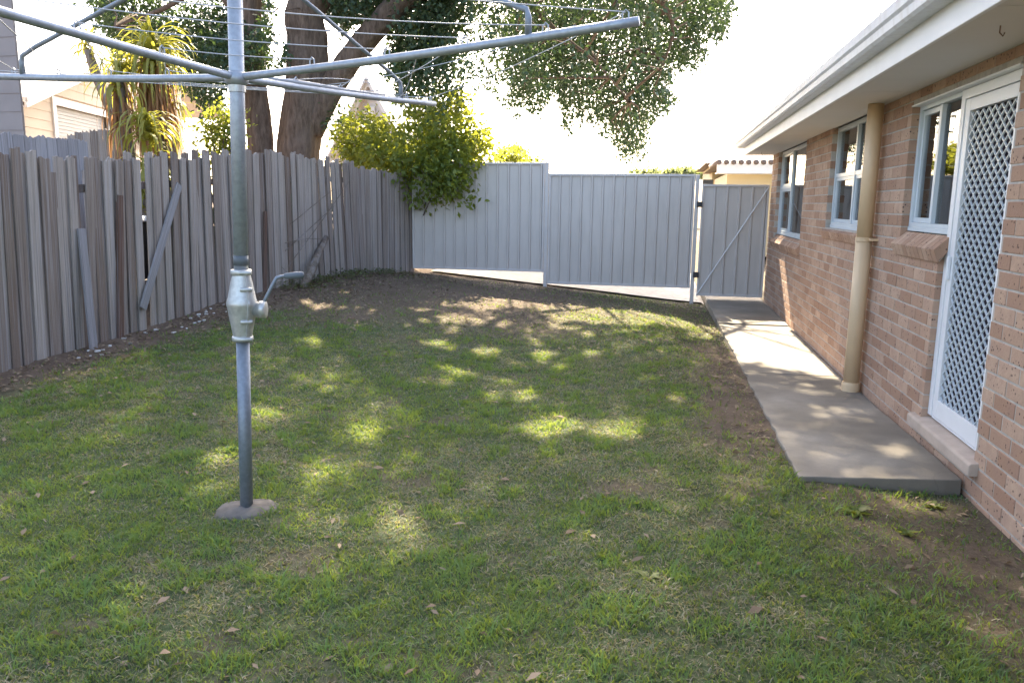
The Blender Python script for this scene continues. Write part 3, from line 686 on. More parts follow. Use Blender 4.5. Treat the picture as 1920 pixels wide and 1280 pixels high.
# hub and arms
zh = 2.045; hubc = mast(zh)
m = MB(); m.lathe([(.0385, 0), (.0385, .046), (.036, .05)], mast(1.985), 28); m.build('collar', MAT['cast'], rot)
m = MB(); m.lathe([(.036, 0), (.05, .012), (.054, .03), (.05, .052), (.036, .062)], mast(2.012), 24); hub = m.build('hub', MAT['galv'], rot, True)
AL, RISE = 1.86, .103; ANG = [-12.4, 77.6, 167.6, 257.6]
def armpt(i, r_):
    a_ = math.radians(ANG[i]); sag = -.010*math.sin(math.pi*r_/AL)
    return hubc+np.array([math.cos(a_)*r_, math.sin(a_)*r_, .004+RISE*r_/AL+sag])
RINGS = [.42, .80, 1.16, 1.50, 1.81]
for i in range(4):
    m = MB(); m.tube([armpt(i, r_) for r_ in np.linspace(.035, AL, 12)], .0172, 14, cap=False)
    P = [armpt(i, AL), armpt(i, AL-.03)]; m.tube(P, .0135, 14, cap=False)
    a_ = math.radians(ANG[i]); ua = np.array([math.cos(a_), math.sin(a_), 0])
    n0 = len(m.v)-28                                  # rim between outer wall and bore
    for kk in range(14): m.f.append((n0-14+kk, n0-14+(kk+1) % 14, n0+(kk+1) % 14, n0+kk))
    arm = m.build('arm', MAT['galv'], rot, True)
    for r_ in RINGS:
        c = armpt(i, r_)+np.array([0, 0, .015]); h = MB(); h.tube([c-ua*.012-[0, 0, .004], c-ua*.011+[0, 0, .022], c+[0, 0, .032], c+ua*.011+[0, 0, .022], c+ua*.012-[0, 0, .004]], .0028, 6); h.build('hook', MAT['galv'], arm)
    e = armpt(i, 1.43); st = MB(); topc = mast(2.62)+ua*.03
    bend = e+np.array([0, 0, .118])-ua*.02
    st.tube([topc, topc+(bend-topc)*.5, topc+(bend-topc)*.93, bend+np.array([0, 0, -.012])+ua*.012, e+[0, 0, .075], e+[0, 0, .012]], [.0115, .0115, .0115, .0115, .013, .014], 10); st.build('strut', MAT['galv2'], rot, True)
m = MB(); m.lathe([(.037, 0), (.055, .01), (.055, .05), (.037, .06)], mast(2.6), 24); m.build('strut_collar', MAT['cast'], rot, True)
rw = random.Random(8)
for i in range(4):
    j = (i+1) % 4
    for r_ in RINGS:
        if i == 0 and r_ in (.42, 1.50): continue     # two lines are missing on this side
        p, q = armpt(i, r_)+[0, 0, .038], armpt(j, r_)+[0, 0, .038]; sg = rw.uniform(.010, .035)*r_ ; kx = rw.uniform(-.006, .006)
        m = MB(); m.tube([p+(q-p)*f_+np.array([kx*math.sin(f_*9), kx*math.sin(7*f_), -4*sg*f_*(1-f_)]) for f_ in np.linspace(0, 1, 12)], .0024, 5, cap=False); m.build('line', MAT['wire'], rot, True)
for (a_, b_, sg) in ((armpt(0, 1.62), armpt(1, .6), .03), (armpt(0, .95), armpt(1, 1.4), .05), (armpt(1, .35), armpt(1, 1.1)+[.1, 0, .03], -.03)):
    m = MB(); m.tube([a_+(b_-a_)*f_+np.array([0, 0, .02-4*sg*f_*(1-f_)]) for f_ in np.linspace(0, 1, 12)], .0022, 5, cap=False); m.build('loose_line', MAT['wire'], rot, True)
m = MB(); m.tube([armpt(1, .2)+[0, 0, .02], armpt(1, .5)+[.004, 0, .024], armpt(1, .8)+[0, 0, .022], armpt(1, 1.25)+[0, 0, .022]], [.006, .009, .008, .004], 7, rough=.5, seed=2); m.build('wound_line', MAT['wire'], rot, True)
# footing
m = MB(); rs = random.Random(2); n = 44
for r_, z_ in ((.15, -.06), (.145, -.005), (.125, .012), (.06, .024), (.03, .026)):
    for kk in range(n): a_ = 2*math.pi*kk/n; q = r_*(1+.12*math.sin(2*a_+.5)+.03*math.sin(5*a_)); m.v.append((q*math.cos(a_), q*math.sin(a_), z_+.004*math.sin(3*a_+r_*40)))
for i in range(4):
    for kk in range(n): m.f.append((i*n+kk, i*n+(kk+1) % n, (i+1)*n+(kk+1) % n, (i+1)*n+kk))
m.f.append(tuple(4*n+kk for kk in range(n))); m.build('concrete_footing', MAT['footing'], rot, True)

# ------------------------------------------------------------------ neighbours' buildings
def board_wall(root, o, p, q, ztop, zbot, pitch, mat, name='board', holes=(), lap=.012, outward=None):
    p = np.array(p, float); q = np.array(q, float); L = np.linalg.norm(q-p); d = np.append((q-p)/L, 0); n = np.array([d[1], -d[0], 0])
    if outward is not None and n[:2]@np.array(outward) < 0: n = -n
    z = zbot
    while z < 8:
        sp = [(0, L)]
        if callable(ztop):
            xs = np.linspace(0, L, 200); ok = xs[[ztop(x/L) > z+pitch*.5 for x in xs]]
            if len(ok) < 3: break
            sp = [(ok[0], ok[-1])]
        elif z > ztop: break
        for (h0, h1, hz0, hz1) in holes:
            if hz0-pitch*.5 < z < hz1-pitch*.3:
                ns = []
                for (a, b) in sp:
                    if h0 > a: ns.append((a, min(b, h0)))
                    if h1 < b: ns.append((max(a, h1), b))
                sp = ns
        for (a, b) in sp:
            if b-a < .03: continue
            P0 = np.array([*p, 0])+d*a-o; P1 = np.array([*p, 0])+d*b-o
            m = MB(); zz = np.array([0, 0, 1.])
            m.quadbox([P0+zz*z+n*lap, P1+zz*z+n*lap, P1+zz*z-n*.03, P0+zz*z-n*.03, P0+zz*(z+pitch-.001)+n*.002, P1+zz*(z+pitch-.001)+n*.002, P1+zz*(z+pitch-.001)-n*.03, P0+zz*(z+pitch-.001)-n*.03])
            m.build(name, MAT[mat], root)
        z += pitch
# garage: gable end facing the yard, receding to the right
dv = RM@np.array([(842-960)/F, (378-640)/F, 1.0]); dv = dv[:2]/np.linalg.norm(dv[:2])
gp0 = at(20, 185, 13.0)[:2]; GL = 9.6; gp1 = gp0+dv*GL
def hit(u, v):                                         # where a pixel meets the gable wall
    r_ = RM@np.array([(u-960)/F, (v-640)/F, 1.0]); A = np.array([[r_[0], -dv[0]], [r_[1], -dv[1]]]); s_ = np.linalg.solve(A, gp0)
    return s_[1], 1.5+s_[0]*r_[2]
sA, zA = hit(60, 183); sP, zP = hit(264, 92); sB, zB = hit(415, 222)
sd0, zd = hit(95, 180); 
gar = empty('weatherboard_garage', (gp0[0], gp0[1], 0)); go = np.array([gp0[0], gp0[1], 0])
tag(gar, 'pale weatherboard garage with a roller door and gable roof beyond the fence', 'garage')
gt = lambda f_: (zA+(zP-zA)*(f_*GL-sA)/(sP-sA)) if f_*GL < sP else (zP+(zB-zP)*(f_*GL-sP)/(sB-sP))
sd1 = sd0+2.75; zdt = zd
nrm = np.array([dv[1], -dv[0]])
board_wall(gar, go, gp0, gp1, gt, 0, .19, 'cream', holes=((sd0, sd1, -1, zdt),), outward=nrm)
D3 = np.array([dv[0], dv[1], 0]); N3 = np.array([nrm[0], nrm[1], 0]); Z3 = np.array([0, 0, 1.])
def gbox(name, s0, s1, z0, z1, n0, n1, mat, parent=gar):
    m = MB(); m.obox(D3*(s0+s1)/2+Z3*(z0+z1)/2+N3*(n0+n1)/2, D3*(s1-s0)/2, N3*(n1-n0)/2, Z3*(z1-z0)/2); return m.build(name, MAT[mat], parent)
gbox('door_trim', sd0-.02, sd0+.12, 0, zdt, -.02, .04, 'white'); gbox('door_trim', sd1-.12, sd1+.02, 0, zdt, -.02, .04, 'white'); gbox('door_trim', sd0+.125, sd1-.125, zdt-.16, zdt-.002, -.02, .04, 'white')
rd = gbox('roller_door', sd0+.12, sd1-.12, 0, zdt-.16, -.10, -.08, 'roller')
z = .02
while z < zdt-.24: gbox('roller_slat', sd0+.125, sd1-.125, z, z+.062, -.08, -.066, 'roller', rd); z += .075
gbox('wall_core', .05, GL-.3, 0, zA+.1, -.2, -.11, 'cream')
def rbox(name, sa, za, sb, zb_, n0, n1, th, mat):
    a_ = D3*sa+Z3*za; b_ = D3*sb+Z3*zb_; d_ = (b_-a_)/2; up_ = np.cross(N3, d_); up_ = up_/np.linalg.norm(up_)*th/2
    if up_[2] < 0: up_ = -up_
    m = MB(); m.obox((a_+b_)/2+up_+N3*(n0+n1)/2, d_, N3*(n1-n0)/2, up_); return m.build(name, MAT[mat], gar)
for (sa, za, sb, zb_) in ((sA-.8, zA-.8*(zP-zA)/(sP-sA), sP, zP), (sP, zP, sB+.5, zB+.5*(zB-zP)/(sB-sP))):
    rbox('barge_board', sa, za, sb, zb_, .26, .30, .20, 'white'); rbox('roof', sa, za+.10, sb, zb_+.10, -7, .32, .09, 'paleboard'); rbox('gable_soffit', sa, za, sb, zb_, .0, .255, .02, 'paleboard')
# second wing to the right of the palm
# house at the left edge
lp = at(21, 0, 9.4); lh = empty('grey_neighbour_house', (lp[0]-2, 9.4, 0)); lo = np.array([lp[0]-2, 9.4, 0])
tag(lh, 'grey-brown boarded house wall at the far left edge behind the fences', 'house')
board_wall(lh, lo, (lp[0]-4, 9.4), (lp[0], 9.4), 5.4, 0, .24, 'greyboard', outward=(0, -1), lap=.01)
board_wall(lh, lo, (lp[0]-.06, 9.46), (lp[0]-3.6, 12.6), 5.4, 0, .24, 'greyboard', outward=(1, 0), lap=.008)
m = MB(); m.quadbox([(-3, .07, 0), (1.9, .07, 0), (-1.7, 3.2, 0), (-3, 3.2, 0), (-3, .07, 5.5), (1.9, .07, 5.5), (-1.7, 3.2, 5.5), (-3, 3.2, 5.5)]); m.build('wall_core', MAT['greyboard'], lh)
m = MB(); m.box(-3.2, 1.9, -.3, 1.7, 5.55, 5.7); m.build('roof', MAT['roof'], lh)
# white gable beyond the tree
wp = at(697, 160, 24); wh = empty('white_gable_house', (wp[0], 24, 0)); wo = np.array([wp[0], 24, 0.])
tag(wh, 'white weatherboard gable with finial and small vent between tree trunk and shrub', 'house')
zl = at(640, 240, 24); zrr = at(748, 250, 24); wl = wp[0]-zl[0]; wr = zrr[0]-wp[0]
wt = lambda f_: wp[2]-(abs(f_-.5)*2)*(wp[2]-zrr[2])*1.6
W2 = wr*1.6
board_wall(wh, wo, (wp[0]-W2, 24.2), (wp[0]+W2, 23.8), wt, 0, .20, 'paleboard', outward=(0, -1), lap=.02)
for sgn in (-1, 1):
    a_ = np.array([0, 0, wp[2]]); b_ = np.array([sgn*W2*1.04, -sgn*.2, wp[2]-(wp[2]-zrr[2])*1.6*1.04]); d_ = (b_-a_)/2
    m = MB(); m.obox((a_+b_)/2+[0, -.3, .05], d_, np.array([0, .05, 0]), np.array([0, 0, .10])); m.build('barge_board', MAT['white'], wh)
    m = MB(); m.obox((a_+b_)/2+[0, 3.5, .17], d_, np.array([0, 4, 0]), np.array([0, 0, .05])); m.build('roof', MAT['paleboard'], wh)
m = MB(); m.tube([(0, -.3, wp[2]-.1), (0, -.3, wp[2]+.5)], [.06, .015], 8); m.build('finial', MAT['white'], wh)
m = MB(); m.box(-.12, .12, -.1, .0, wp[2]-1.3, wp[2]-.65); m.build('vent', MAT['white'], wh)
# tiled house at the right, beyond the gate
ta = at(1345, 303, 24); tb = at(1560, 301, 24); tho = np.array([ta[0], 24, 0.])
th_ = tag(empty('tiled_roof_house', tuple(tho)), 'cream house with white fascia and wavy tiled roof seen above the gate', 'house')
W_ = tb[0]-ta[0]; ez = ta[2]
m = MB(); m.box(.35, W_+4, .6, 8, 0, ez-.32); m.build('wall', MAT['yellowwall'], th_)
m = MB(); m.box(.0, W_+4.2, .0, .05, ez-.34, ez-.05); m.build('fascia', MAT['white'], th_)
m = MB(); m.box(.0, W_+4.2, .05, .62, ez-.34, ez-.31); m.build('soffit', MAT['white'], th_)
for i in range(int(W_/.21)+6):                         # tile courses seen from the eave, one roll each
    x = .05+i*.21; m = MB(); m.tube([(x, -.06, ez-.02), (x, 4, ez+.06)], .075, 8, cap=True); m.build('roof_tile', MAT['roof'], th_, True)
m = MB(); m.quadbox([(0, 0, ez-.05), (W_+4.2, 0, ez-.05), (W_+4.2, 8, ez-.05), (0, 8, ez-.05), (.2, .2, ez+.03), (W_+4, .2, ez+.03), (W_+4, 7.8, ez+.03), (.2, 7.8, ez+.03)]); m.build('roof', MAT['roof'], th_)
m = MB(); m.box(-.35, -.05, .62, .66, ez-.9, ez-.5); m.box(.6, 1.1, .57, .61, ez-1.2, ez-.7); m.build('window', MAT['black'], th_)
hp = at(1322, 306, 30); hq = at(1366, 286, 30); m = MB(); m.quadbox([(hp[0]-tho[0], 6, hp[2]), (hq[0]+6-tho[0], 6, hp[2]), (hq[0]+6-tho[0], 14, hp[2]), (hp[0]-tho[0], 14, hp[2]), (hq[0]-tho[0], 9.9, hq[2]+.25), (hq[0]+3-tho[0], 9.9, hq[2]+.25), (hq[0]+3-tho[0], 10.1, hq[2]+.25), (hq[0]-tho[0], 10.1, hq[2]+.25)]); m.build('hip_roof', MAT['roof'], th_)
m = MB(); m.box(hp[0]-tho[0]+.3, hq[0]+5.5-tho[0], 6.4, 13.5, 0, hp[2]-.02); m.build('rear_wall', MAT['yellowwall'], th_)
# bin behind the fence gap
bp = at(268, 500, 7.75); bz = float(gz(bp[0], bp[1])); bn = tag(empty('wheelie_bin', (bp[0]-.30, bp[1]+.05, bz)), 'dark bin with pale lid behind the gap in the timber fence', 'bin')
m = MB(); m.quadbox([(-.2, -.22, .05), (.2, -.22, .05), (.2, .22, .05), (-.2, .22, .05), (-.26, -.28, .98), (.26, -.28, .98), (.26, .28, .98), (-.26, .28, .98)]); m.build('body', MAT['black'], bn, bevel=.02)
m = MB(); m.quadbox([(-.28, -.30, .985), (.28, -.30, .985), (.28, .30, .985), (-.28, .30, .985), (-.24, -.25, 1.05), (.24, -.25, 1.05), (.24, .25, 1.05), (-.24, .25, 1.05)]); m.build('lid', MAT['white'], bn, bevel=.02)

# ------------------------------------------------------------------ foliage
def leaves(C, L, W, droop=.3, rng=RNG, dirs=None):     # folded rhombic leaves at the points C
    n = len(C); q_ = rng.uniform(.55, 1.35, n); L = L*q_[:, None]; W = W*(q_*rng.uniform(.8, 1.15, n))[:, None]
    d = rng.normal(size=(n, 3)) if dirs is None else dirs+rng.normal(size=(n, 3))*.5
    d[:, 2] -= droop; d /= np.linalg.norm(d, axis=1)[:, None]
    s = np.cross(d, rng.normal(size=(n, 3))); s /= np.linalg.norm(s, axis=1)[:, None]; nn = np.cross(d, s)
    V = np.stack([C, C+d*L*.45+s*W*.5+nn*W*.12, C+d*L, C+d*L*.45-s*W*.5+nn*W*.12], 1).reshape(-1, 3)
    return V, np.arange(4*n).reshape(-1, 4)
def inpoly(u, v, P):
    n1 = fbm(u, v, .022, 31)-.5; n2 = fbm(u, v, .022, 41)-.5; u = u+n1*95*(v > -60); v = v+n2*95*(v > -60)
    r_ = np.zeros(len(u), bool); j = len(P)-1
    for i in range(len(P)):
        xi, yi = P[i]; xj, yj = P[j]; c_ = ((yi > v) != (yj > v)) & (u < (xj-xi)*(v-yi)/(yj-yi+1e-9)+xi); r_ ^= c_; j = i
    return r_
POLY_L = [(130, -900), (150, 5), (195, 70), (285, 92), (335, 140), (360, 205), (385, 190), (430, 140), (520, 110), (545, -900)]
POLY_R = [(545, -900), (600, -15), (640, 35), (690, 45), (735, 70), (740, 200), (762, 250), (780, 330), (820, 260), (852, 235), (870, 175), (930, 160), (962, 208), (1012, 215), (1035, 180),
          (1068, 240), (1130, 228), (1152, 268), (1205, 288), (1240, 200), (1300, 105), (1340, 60), (1392, -8), (1460, -300), (1500, -900)]
# places where sun comes through the crown: pixel on the lawn, half sizes in pixels
SPOTS = [(868, 690, 48, 17), (760, 660, 22, 9), (818, 645, 24, 9), (1040, 806, 58, 24), (1160, 806, 46, 20), (985, 742, 22, 10), (1215, 726, 32, 14), (1010, 666, 16, 7), (1048, 690, 14, 6), (1052, 720, 16, 7),
         (690, 812, 34, 24), (590, 890, 36, 20), (400, 866, 52, 15), (380, 918, 24, 12), (495, 778, 28, 14), (360, 752, 28, 20), (1000, 902, 24, 18), (745, 985, 36, 24), (752, 1045, 28, 14), (862, 1040, 20, 10),
         (205, 1120, 46, 28), (1265, 1055, 16, 10), (590, 640, 40, 7), (870, 660, 60, 8), (930, 605, 40, 9), (850, 600, 40, 7), (905, 578, 30, 6), (600, 575, 30, 6), (580, 585, 20, 5), (790, 580, 22, 4),
         (1105, 662, 14, 6), (1320, 630, 25, 9), (1250, 650, 14, 6), (1180, 620, 20, 5), (1060, 615, 26, 5), (640, 548, 20, 5), (1730, 945, 60, 10), (1870, 1195, 50, 22), (1650, 920, 40, 6),
         (1395, 640, 36, 14), (1480, 690, 30, 7), (1485, 845, 11, 10), (1556, 884, 17, 8), (1695, 866, 34, 9), (1540, 815, 14, 5)]
_rs = random.Random(19)
for _ in range(46): SPOTS.append((_rs.uniform(420, 1330), _rs.uniform(590, 860), _rs.uniform(8, 17), _rs.uniform(4, 8)))
for _ in range(22): SPOTS.append((_rs.uniform(560, 1000), _rs.uniform(560, 660), _rs.uniform(9, 22), _rs.uniform(3, 6)))
def landing(P):                                        # where the shadow of P falls on the yard
    z = np.zeros(len(P))
    for _ in range(3):
        s_ = (P[:, 2]-z)/SD[2]; X = P[:, 0]-SD[0]*s_; Y = P[:, 1]-SD[1]*s_; z = np.where(X > .8, 0, gz(X, Y))
    return X, Y, z
def lit(P):
    X, Y, z = landing(P); pr = proj(np.stack([X, Y, z], 1)); u, v = pr[:, 0], pr[:, 1]
    jit = 1+1.3*(fbm(X, Y, 7, 2)-.5)
    k_ = np.zeros(len(P), bool); ok = (Y > .8) & (X > -6) & (X < 1.9)
    for (a, b, c_, d_) in SPOTS: k_ |= ok & (((u-a)/(c_*jit))**2+((v-b)/(d_*jit))**2 < 1.15)
    nz = fbm(X, Y, 1.6, 4)
    k_ |= ok & (Y > 9.5+.25*np.sin(X*3)+(nz-.5)*1.4) & (Y < 10.75) & (X > -2.9) & (X < .9)      # bright strip before the steel fence
    k_ |= ok & (X > .8) & (Y > 7.15+(nz-.5)*1.1+.9*(1.7-X)) & (Y < 10.6)           # sunny part of the path
    # sunlit shrub and palms: openings in the crown towards the sun
    s_ = (P[:, 2]-1.9)/SD[2]; X = P[:, 0]-SD[0]*s_; Y = P[:, 1]-SD[1]*s_
    k_ |= (s_ > 0) & (X > -5.9) & (X < -2.5) & (Y > 12.3) & (Y < 14.6) & (fbm(X, Y, 2.2, 8) > .38)
    s_ = (P[:, 2]-2.8)/SD[2]; X = P[:, 0]-SD[0]*s_; Y = P[:, 1]-SD[1]*s_
    k_ |= (s_ > 0) & (X > -9.5) & (X < -5.6) & (Y > 8.2) & (Y < 11.2) & (fbm(X, Y, 1.6, 18) > .28)
    return k_
def tree_leaves():
    C = []
    rng = np.random.default_rng(31)
    N = 5200
    tx = rng.uniform(-8, 2.6, N); ty = rng.uniform(-3.5, 9.8, N); zc = np.zeros(N)
    # height along the sun ray so that the crown sits above the back fence
    zc = (rng.uniform(12.6, 19.0, N)-ty)/(SD[1]/SD[2])
    P = np.stack([tx+SD[0]*zc/SD[2], ty+SD[1]*zc/SD[2], zc], 1)
    ex = (P[:, 0]+2.6)/6.2; ez_ = (zc-6.6)/5.6; keep = (ex**2+ez_**2 < 1.25) & (zc > 2.6)
    P = P[keep]
    # extra hanging sprays in the part of the crown seen in the picture
    Q = []
    while len(Q) < 2700:
        u, v = rng.uniform(130, 1400), rng.uniform(-60, 330)
        a_ = np.array([u]); b_ = np.array([v])
        if inpoly(a_, b_, POLY_R)[0] and not (840 < u < 930 and 40 < v < 170 and rng.random() < .7): Q.append(at(u, v, rng.uniform(13.8, 16) if u < 880 else rng.uniform(17.5, 22.5)))
        elif inpoly(a_, b_, POLY_L)[0] and rng.random() < .8: Q.append(at(u, v, rng.uniform(12.6, 15)))
    P = np.concatenate([P, np.array(Q)])
    pr = proj(P); inside = inpoly(pr[:, 0], pr[:, 1], POLY_L) | inpoly(pr[:, 0], pr[:, 1], POLY_R) | (pr[:, 1] < -40)
    P = P[inside]
    n = 46; R_ = rng.uniform(.17, .42, len(P))
    R_ = R_*np.clip(P[:, 1]/15, 1, 1.5); L = np.repeat(P, n, 0)+rng.normal(size=(len(P)*n, 3))*np.repeat(R_, n)[:, None]*np.array([.48, .48, .78])
    pr = proj(L); vis_ = (pr[:, 1] > -15)
    bad = vis_ & ~(inpoly(pr[:, 0], pr[:, 1]-14, POLY_L) | inpoly(pr[:, 0], pr[:, 1]-14, POLY_R)) & (rng.random(len(L)) < .97)
    L = L[~bad & ~lit(L) & (L[:, 2] > 2.2)]
    return P, L
CP, LP_ = tree_leaves()
tree = tag(empty('spreading_tree', (at(556, 300, 13.8)[0], 13.8, .2)), 'large spreading evergreen tree with forked brown trunk behind the timber fence', 'tree')
TO = np.array([tree.location.x, 13.8, .2]); YT = 13.8
def limb(name, pts, rad, parent=tree, n=14, fl=.10, seed=1):
    pts = [np.array(p, float) for p in pts]; P = []; R_ = []
    for i in range(len(pts)-1):
        for f_ in np.linspace(0, 1, 6, endpoint=False):
            p0 = pts[max(i-1, 0)]; p1, p2 = pts[i], pts[i+1]; p3 = pts[min(i+2, len(pts)-1)]
            P.append(.5*((2*p1)+(-p0+p2)*f_+(2*p0-5*p1+4*p2-p3)*f_**2+(-p0+3*p1-3*p2+p3)*f_**3)-TO); R_.append(rad[i]+(rad[i+1]-rad[i])*f_)
    P.append(pts[-1]-TO); R_.append(rad[-1]); m = MB(); m.tube(P, R_, n, rough=.06, fluted=fl, seed=seed)
    o = m.build(name, MAT['bark'], parent, True); return o, [p+TO for p in P]
g0 = at(556, 470, YT); g0[2] = .1
trunk, T1 = limb('trunk', [g0, at(558, 320, YT), at(563, 250, YT), at(575, 165, YT), at(577, 80, YT), at(582, 0, YT), (-5.2, 14.1, 6.6), (-4.4, 14.8, 9.0), (-4.0, 15.2, 11)], [.46, .39, .38, .39, .34, .33, .26, .15, .05], n=22, seed=3)
l2, T2 = limb('limb', [at(585, 250, YT), at(612, 185, YT), at(653, 118, YT), at(707, 50, YT), at(770, -10, YT+.2), (-3.1, 14.4, 5.9), (-1.6, 15.2, 7.0), (.2, 16.4, 8.2), (1.2, 17, 9)], [.20, .22, .215, .21, .20, .17, .14, .09, .04], n=18, seed=5)
l3, T3 = limb('limb', [T1[0]*[1, 1, 0]+[-.75, .1, .1], at(490, 300, YT), at(485, 220, YT), at(473, 110, YT), at(470, 0, YT), (-7.2, 13.6, 7), (-7.6, 13.2, 9)], [.26, .24, .23, .20, .18, .12, .04], n=16, seed=7)
l4, T4 = limb('limb', [T2[24], (-2.4, 13.6, 7.2), (-1.2, 13.2, 8.6), (-.2, 13.4, 9.8)], [.16, .12, .08, .03], n=10, seed=9)
l5, T5 = limb('limb', [T2[30], at(960, -30, 15.8), at(1040, 55, 16), at(1120, 120, 16.2), at(1180, 190, 16.4)], [.11, .07, .045, .025, .010], n=8, seed=11)
l6, T6 = limb('limb', [T2[34], at(1180, -60, 16.5), at(1260, 40, 16.8), at(1240, 130, 16.8)], [.10, .07, .04, .012], n=8, seed=12)
l7, T7 = limb('limb', [T2[22], at(820, 0, 14.6), at(800, 120, 14.6), at(810, 230, 14.4)], [.08, .05, .03, .01], n=8, seed=13)
l8, T8 = limb('limb', [T3[20], at(400, -20, 13.4), at(300, 20, 13.2), at(215, 50, 13)], [.10, .07, .04, .012], n=8, seed=14)
SK = np.array(T1[20:]+T2[18:]+T3[18:]+T4+T5+T6+T7+T8)
rb2 = np.random.default_rng(4); m = MB(); pick = CP[rb2.choice(len(CP), 300, replace=False)]
lm = lit(pick); pick = pick[~lm]
for P in pick:                                         # twigs from the limbs to the sprays
    dd = np.linalg.norm(SK-P, axis=1)+.6*np.maximum(0, SK[:, 2]-P[2]); B = SK[dd.argmin()]; D_ = np.linalg.norm(P-B)
    if D_ > 3.6: continue
    mid = (B+P)/2+rb2.normal(size=3)*.12*D_+[0, 0, .08*D_]
    m.tube([B-TO, (B*.6+mid*.4)-TO, mid-TO, P-TO], [.012+.008*D_, .010+.006*D_, .008+.003*D_, .004], 5, cap=False)
m.build('branches', MAT['bark'], tree, True)['kind'] = 'stuff'
V, Fq = leaves(LP_-TO, .095, .052, .45)
crown = link(bpy.data.objects.new('crown', np_mesh('crown', V, Fq, MAT['leaf'])), tree)
print('tree leaves', len(LP_))

# overhanging shrub in the corner
def shrub(name, label, blobs, n, mat, base, L=.085, W=.042, seed=1, cat='shrub', per=30, stems=24):
    rng = np.random.default_rng(seed); o = np.array(base, float); root = tag(empty(name, tuple(o)), label, cat)
    vol = np.array([b[3]*b[4]*b[5] for b in blobs])**(2/3); C = []
    for b, k_ in zip(blobs, (vol/vol.sum()*n).astype(int)):
        d = rng.normal(size=(k_, 3)); d /= np.linalg.norm(d, axis=1)[:, None]; r_ = rng.uniform(.4, 1.22, k_)[:, None]
        C.append(np.array(b[:3])+d*r_*np.array(b[3:6]))
    C = np.concatenate(C); P = np.repeat(C, per, 0)+rng.normal(size=(len(C)*per, 3))*.12
    out = np.repeat(C-C.mean(0), per, 0); out /= np.linalg.norm(out, axis=1)[:, None]+1e-6
    V, Fq = leaves(P-o, L, W, .15, rng, out*.6)
    m = MB()
    for q in C[rng.choice(len(C), stems, replace=False)]:
        mid = (q+o)/2+rng.normal(size=3)*.08; m.tube([np.zeros(3), mid-o, q-o], [.025, .015, .005], 6, cap=False)
    m.build('stems', MAT['bark'], root, True)['kind'] = 'stuff'
    link(bpy.data.objects.new('foliage', np_mesh('foliage', V, Fq, MAT[mat])), root); return root
def blob(u, v, Y, ru, ry, rv):
    p = at(u, v, Y); k_ = Y*1.02/F; return (*p, ru*k_, ry, rv*k_)
shrub('overhanging_shrub', 'leafy green shrub spilling over the corner of the timber and steel fences',
      [blob(690, 265, 13.4, 60, .6, 38), blob(770, 280, 13.2, 75, .7, 45), blob(850, 290, 13.0, 62, .55, 52), blob(800, 335, 12.75, 60, .3, 45), blob(855, 325, 12.65, 45, .25, 40), blob(735, 310, 12.9, 50, .5, 35),
       blob(680, 290, 13.3, 45, .4, 22), blob(820, 220, 13.6, 50, .5, 35), blob(875, 265, 13.2, 35, .4, 30)], 470, 'shrubleaf', (-4.6, 13.6, .3), seed=3, per=26, L=.105, W=.052)
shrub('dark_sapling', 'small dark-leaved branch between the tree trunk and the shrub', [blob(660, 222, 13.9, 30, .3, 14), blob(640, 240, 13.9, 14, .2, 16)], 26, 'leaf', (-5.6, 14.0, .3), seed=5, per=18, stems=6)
shrub('light_blocking_shrub', 'dark shrub added to block light, glimpsed through gaps in the timber fence right of the crank', [(-5.75, 9.2, .8, .35, .7, .6), (-5.6, 10.4, .8, .35, .8, .6), (-5.4, 11.6, .8, .3, .7, .6)], 150, 'leaf', (-5.75, 10.3, .2), seed=15, per=26, L=.12, W=.06)  # added behind the palings to block light coming through their slits
shrub('bright_bush', 'small bright green bush just left of the clothesline post behind the fence', [blob(412, 262, 10.2, 20, .25, 34), blob(425, 235, 10.2, 12, .2, 20)], 60, 'shrubleaf', at(415, 420, 10.2), seed=6, per=24, L=.07, W=.04, stems=8)
def far_tree(u, v, Y, ru, rv, lab, seed, name='far_tree', mat='farleaf', cat='tree'):
    rng = np.random.default_rng(seed); bl = []
    for _ in range(9): q = rng.uniform(.25, .5); bl.append(blob(u+rng.normal()*ru*.45, v+rng.uniform(-.3, 1.2)*rv, Y+rng.normal()*.6, ru*q, ru*Y/F*q, rv*q*1.3))
    c_ = at(u, v, Y); shrub(name, lab, bl, 170, mat, (c_[0], Y, 0), L=.011*Y**.8, W=.006*Y**.8, seed=seed, cat=cat, per=22, stems=16)
far_tree(1245, 322, 60, 75, 9, 'low far tree on the skyline left of the tiled roof', 21)
far_tree(55, 95, 60, 34, 14, 'distant tree top beside the grey house at far left', 24)
far_tree(962, 296, 24, 36, 14, 'yellow-green bush top showing just above the tall steel panel', 25, 'yellow_bush', 'shrubleaf', 'shrub')

# strap-leaved palms with hanging dead skirts
def straps(heads, rng, length, width, n, up=True):
    V = []; Fq = []
    for (c, k_) in heads:
        for _ in range(int(n*k_)):
            a_ = rng.uniform(0, 6.283); el = rng.uniform(.1, 1.35) if up else rng.uniform(-1.2, -.4); L = length*rng.uniform(.7, 1.15)
            h = np.array([math.cos(a_), math.sin(a_), 0]); sdv = np.array([-h[1], h[0], 0]); p = np.array(c, float)+rng.normal(size=3)*[.03, .03, .10]; e_ = el; b0 = len(V); ns = 6
            for i in range(ns+1):
                w = width*(1-(i/ns)**2*.9)*.5; V.append(p+sdv*w); V.append(p-sdv*w)
                p = p+(h*math.cos(e_)+Z3*math.sin(e_))*L/ns; e_ -= (.42 if up else .3)*rng.uniform(.6, 1.4); e_ = max(e_, -1.53)
            for i in range(ns): Fq.append((b0+2*i, b0+2*i+1, b0+2*i+3, b0+2*i+2))
    return np.array(V), np.array(Fq)
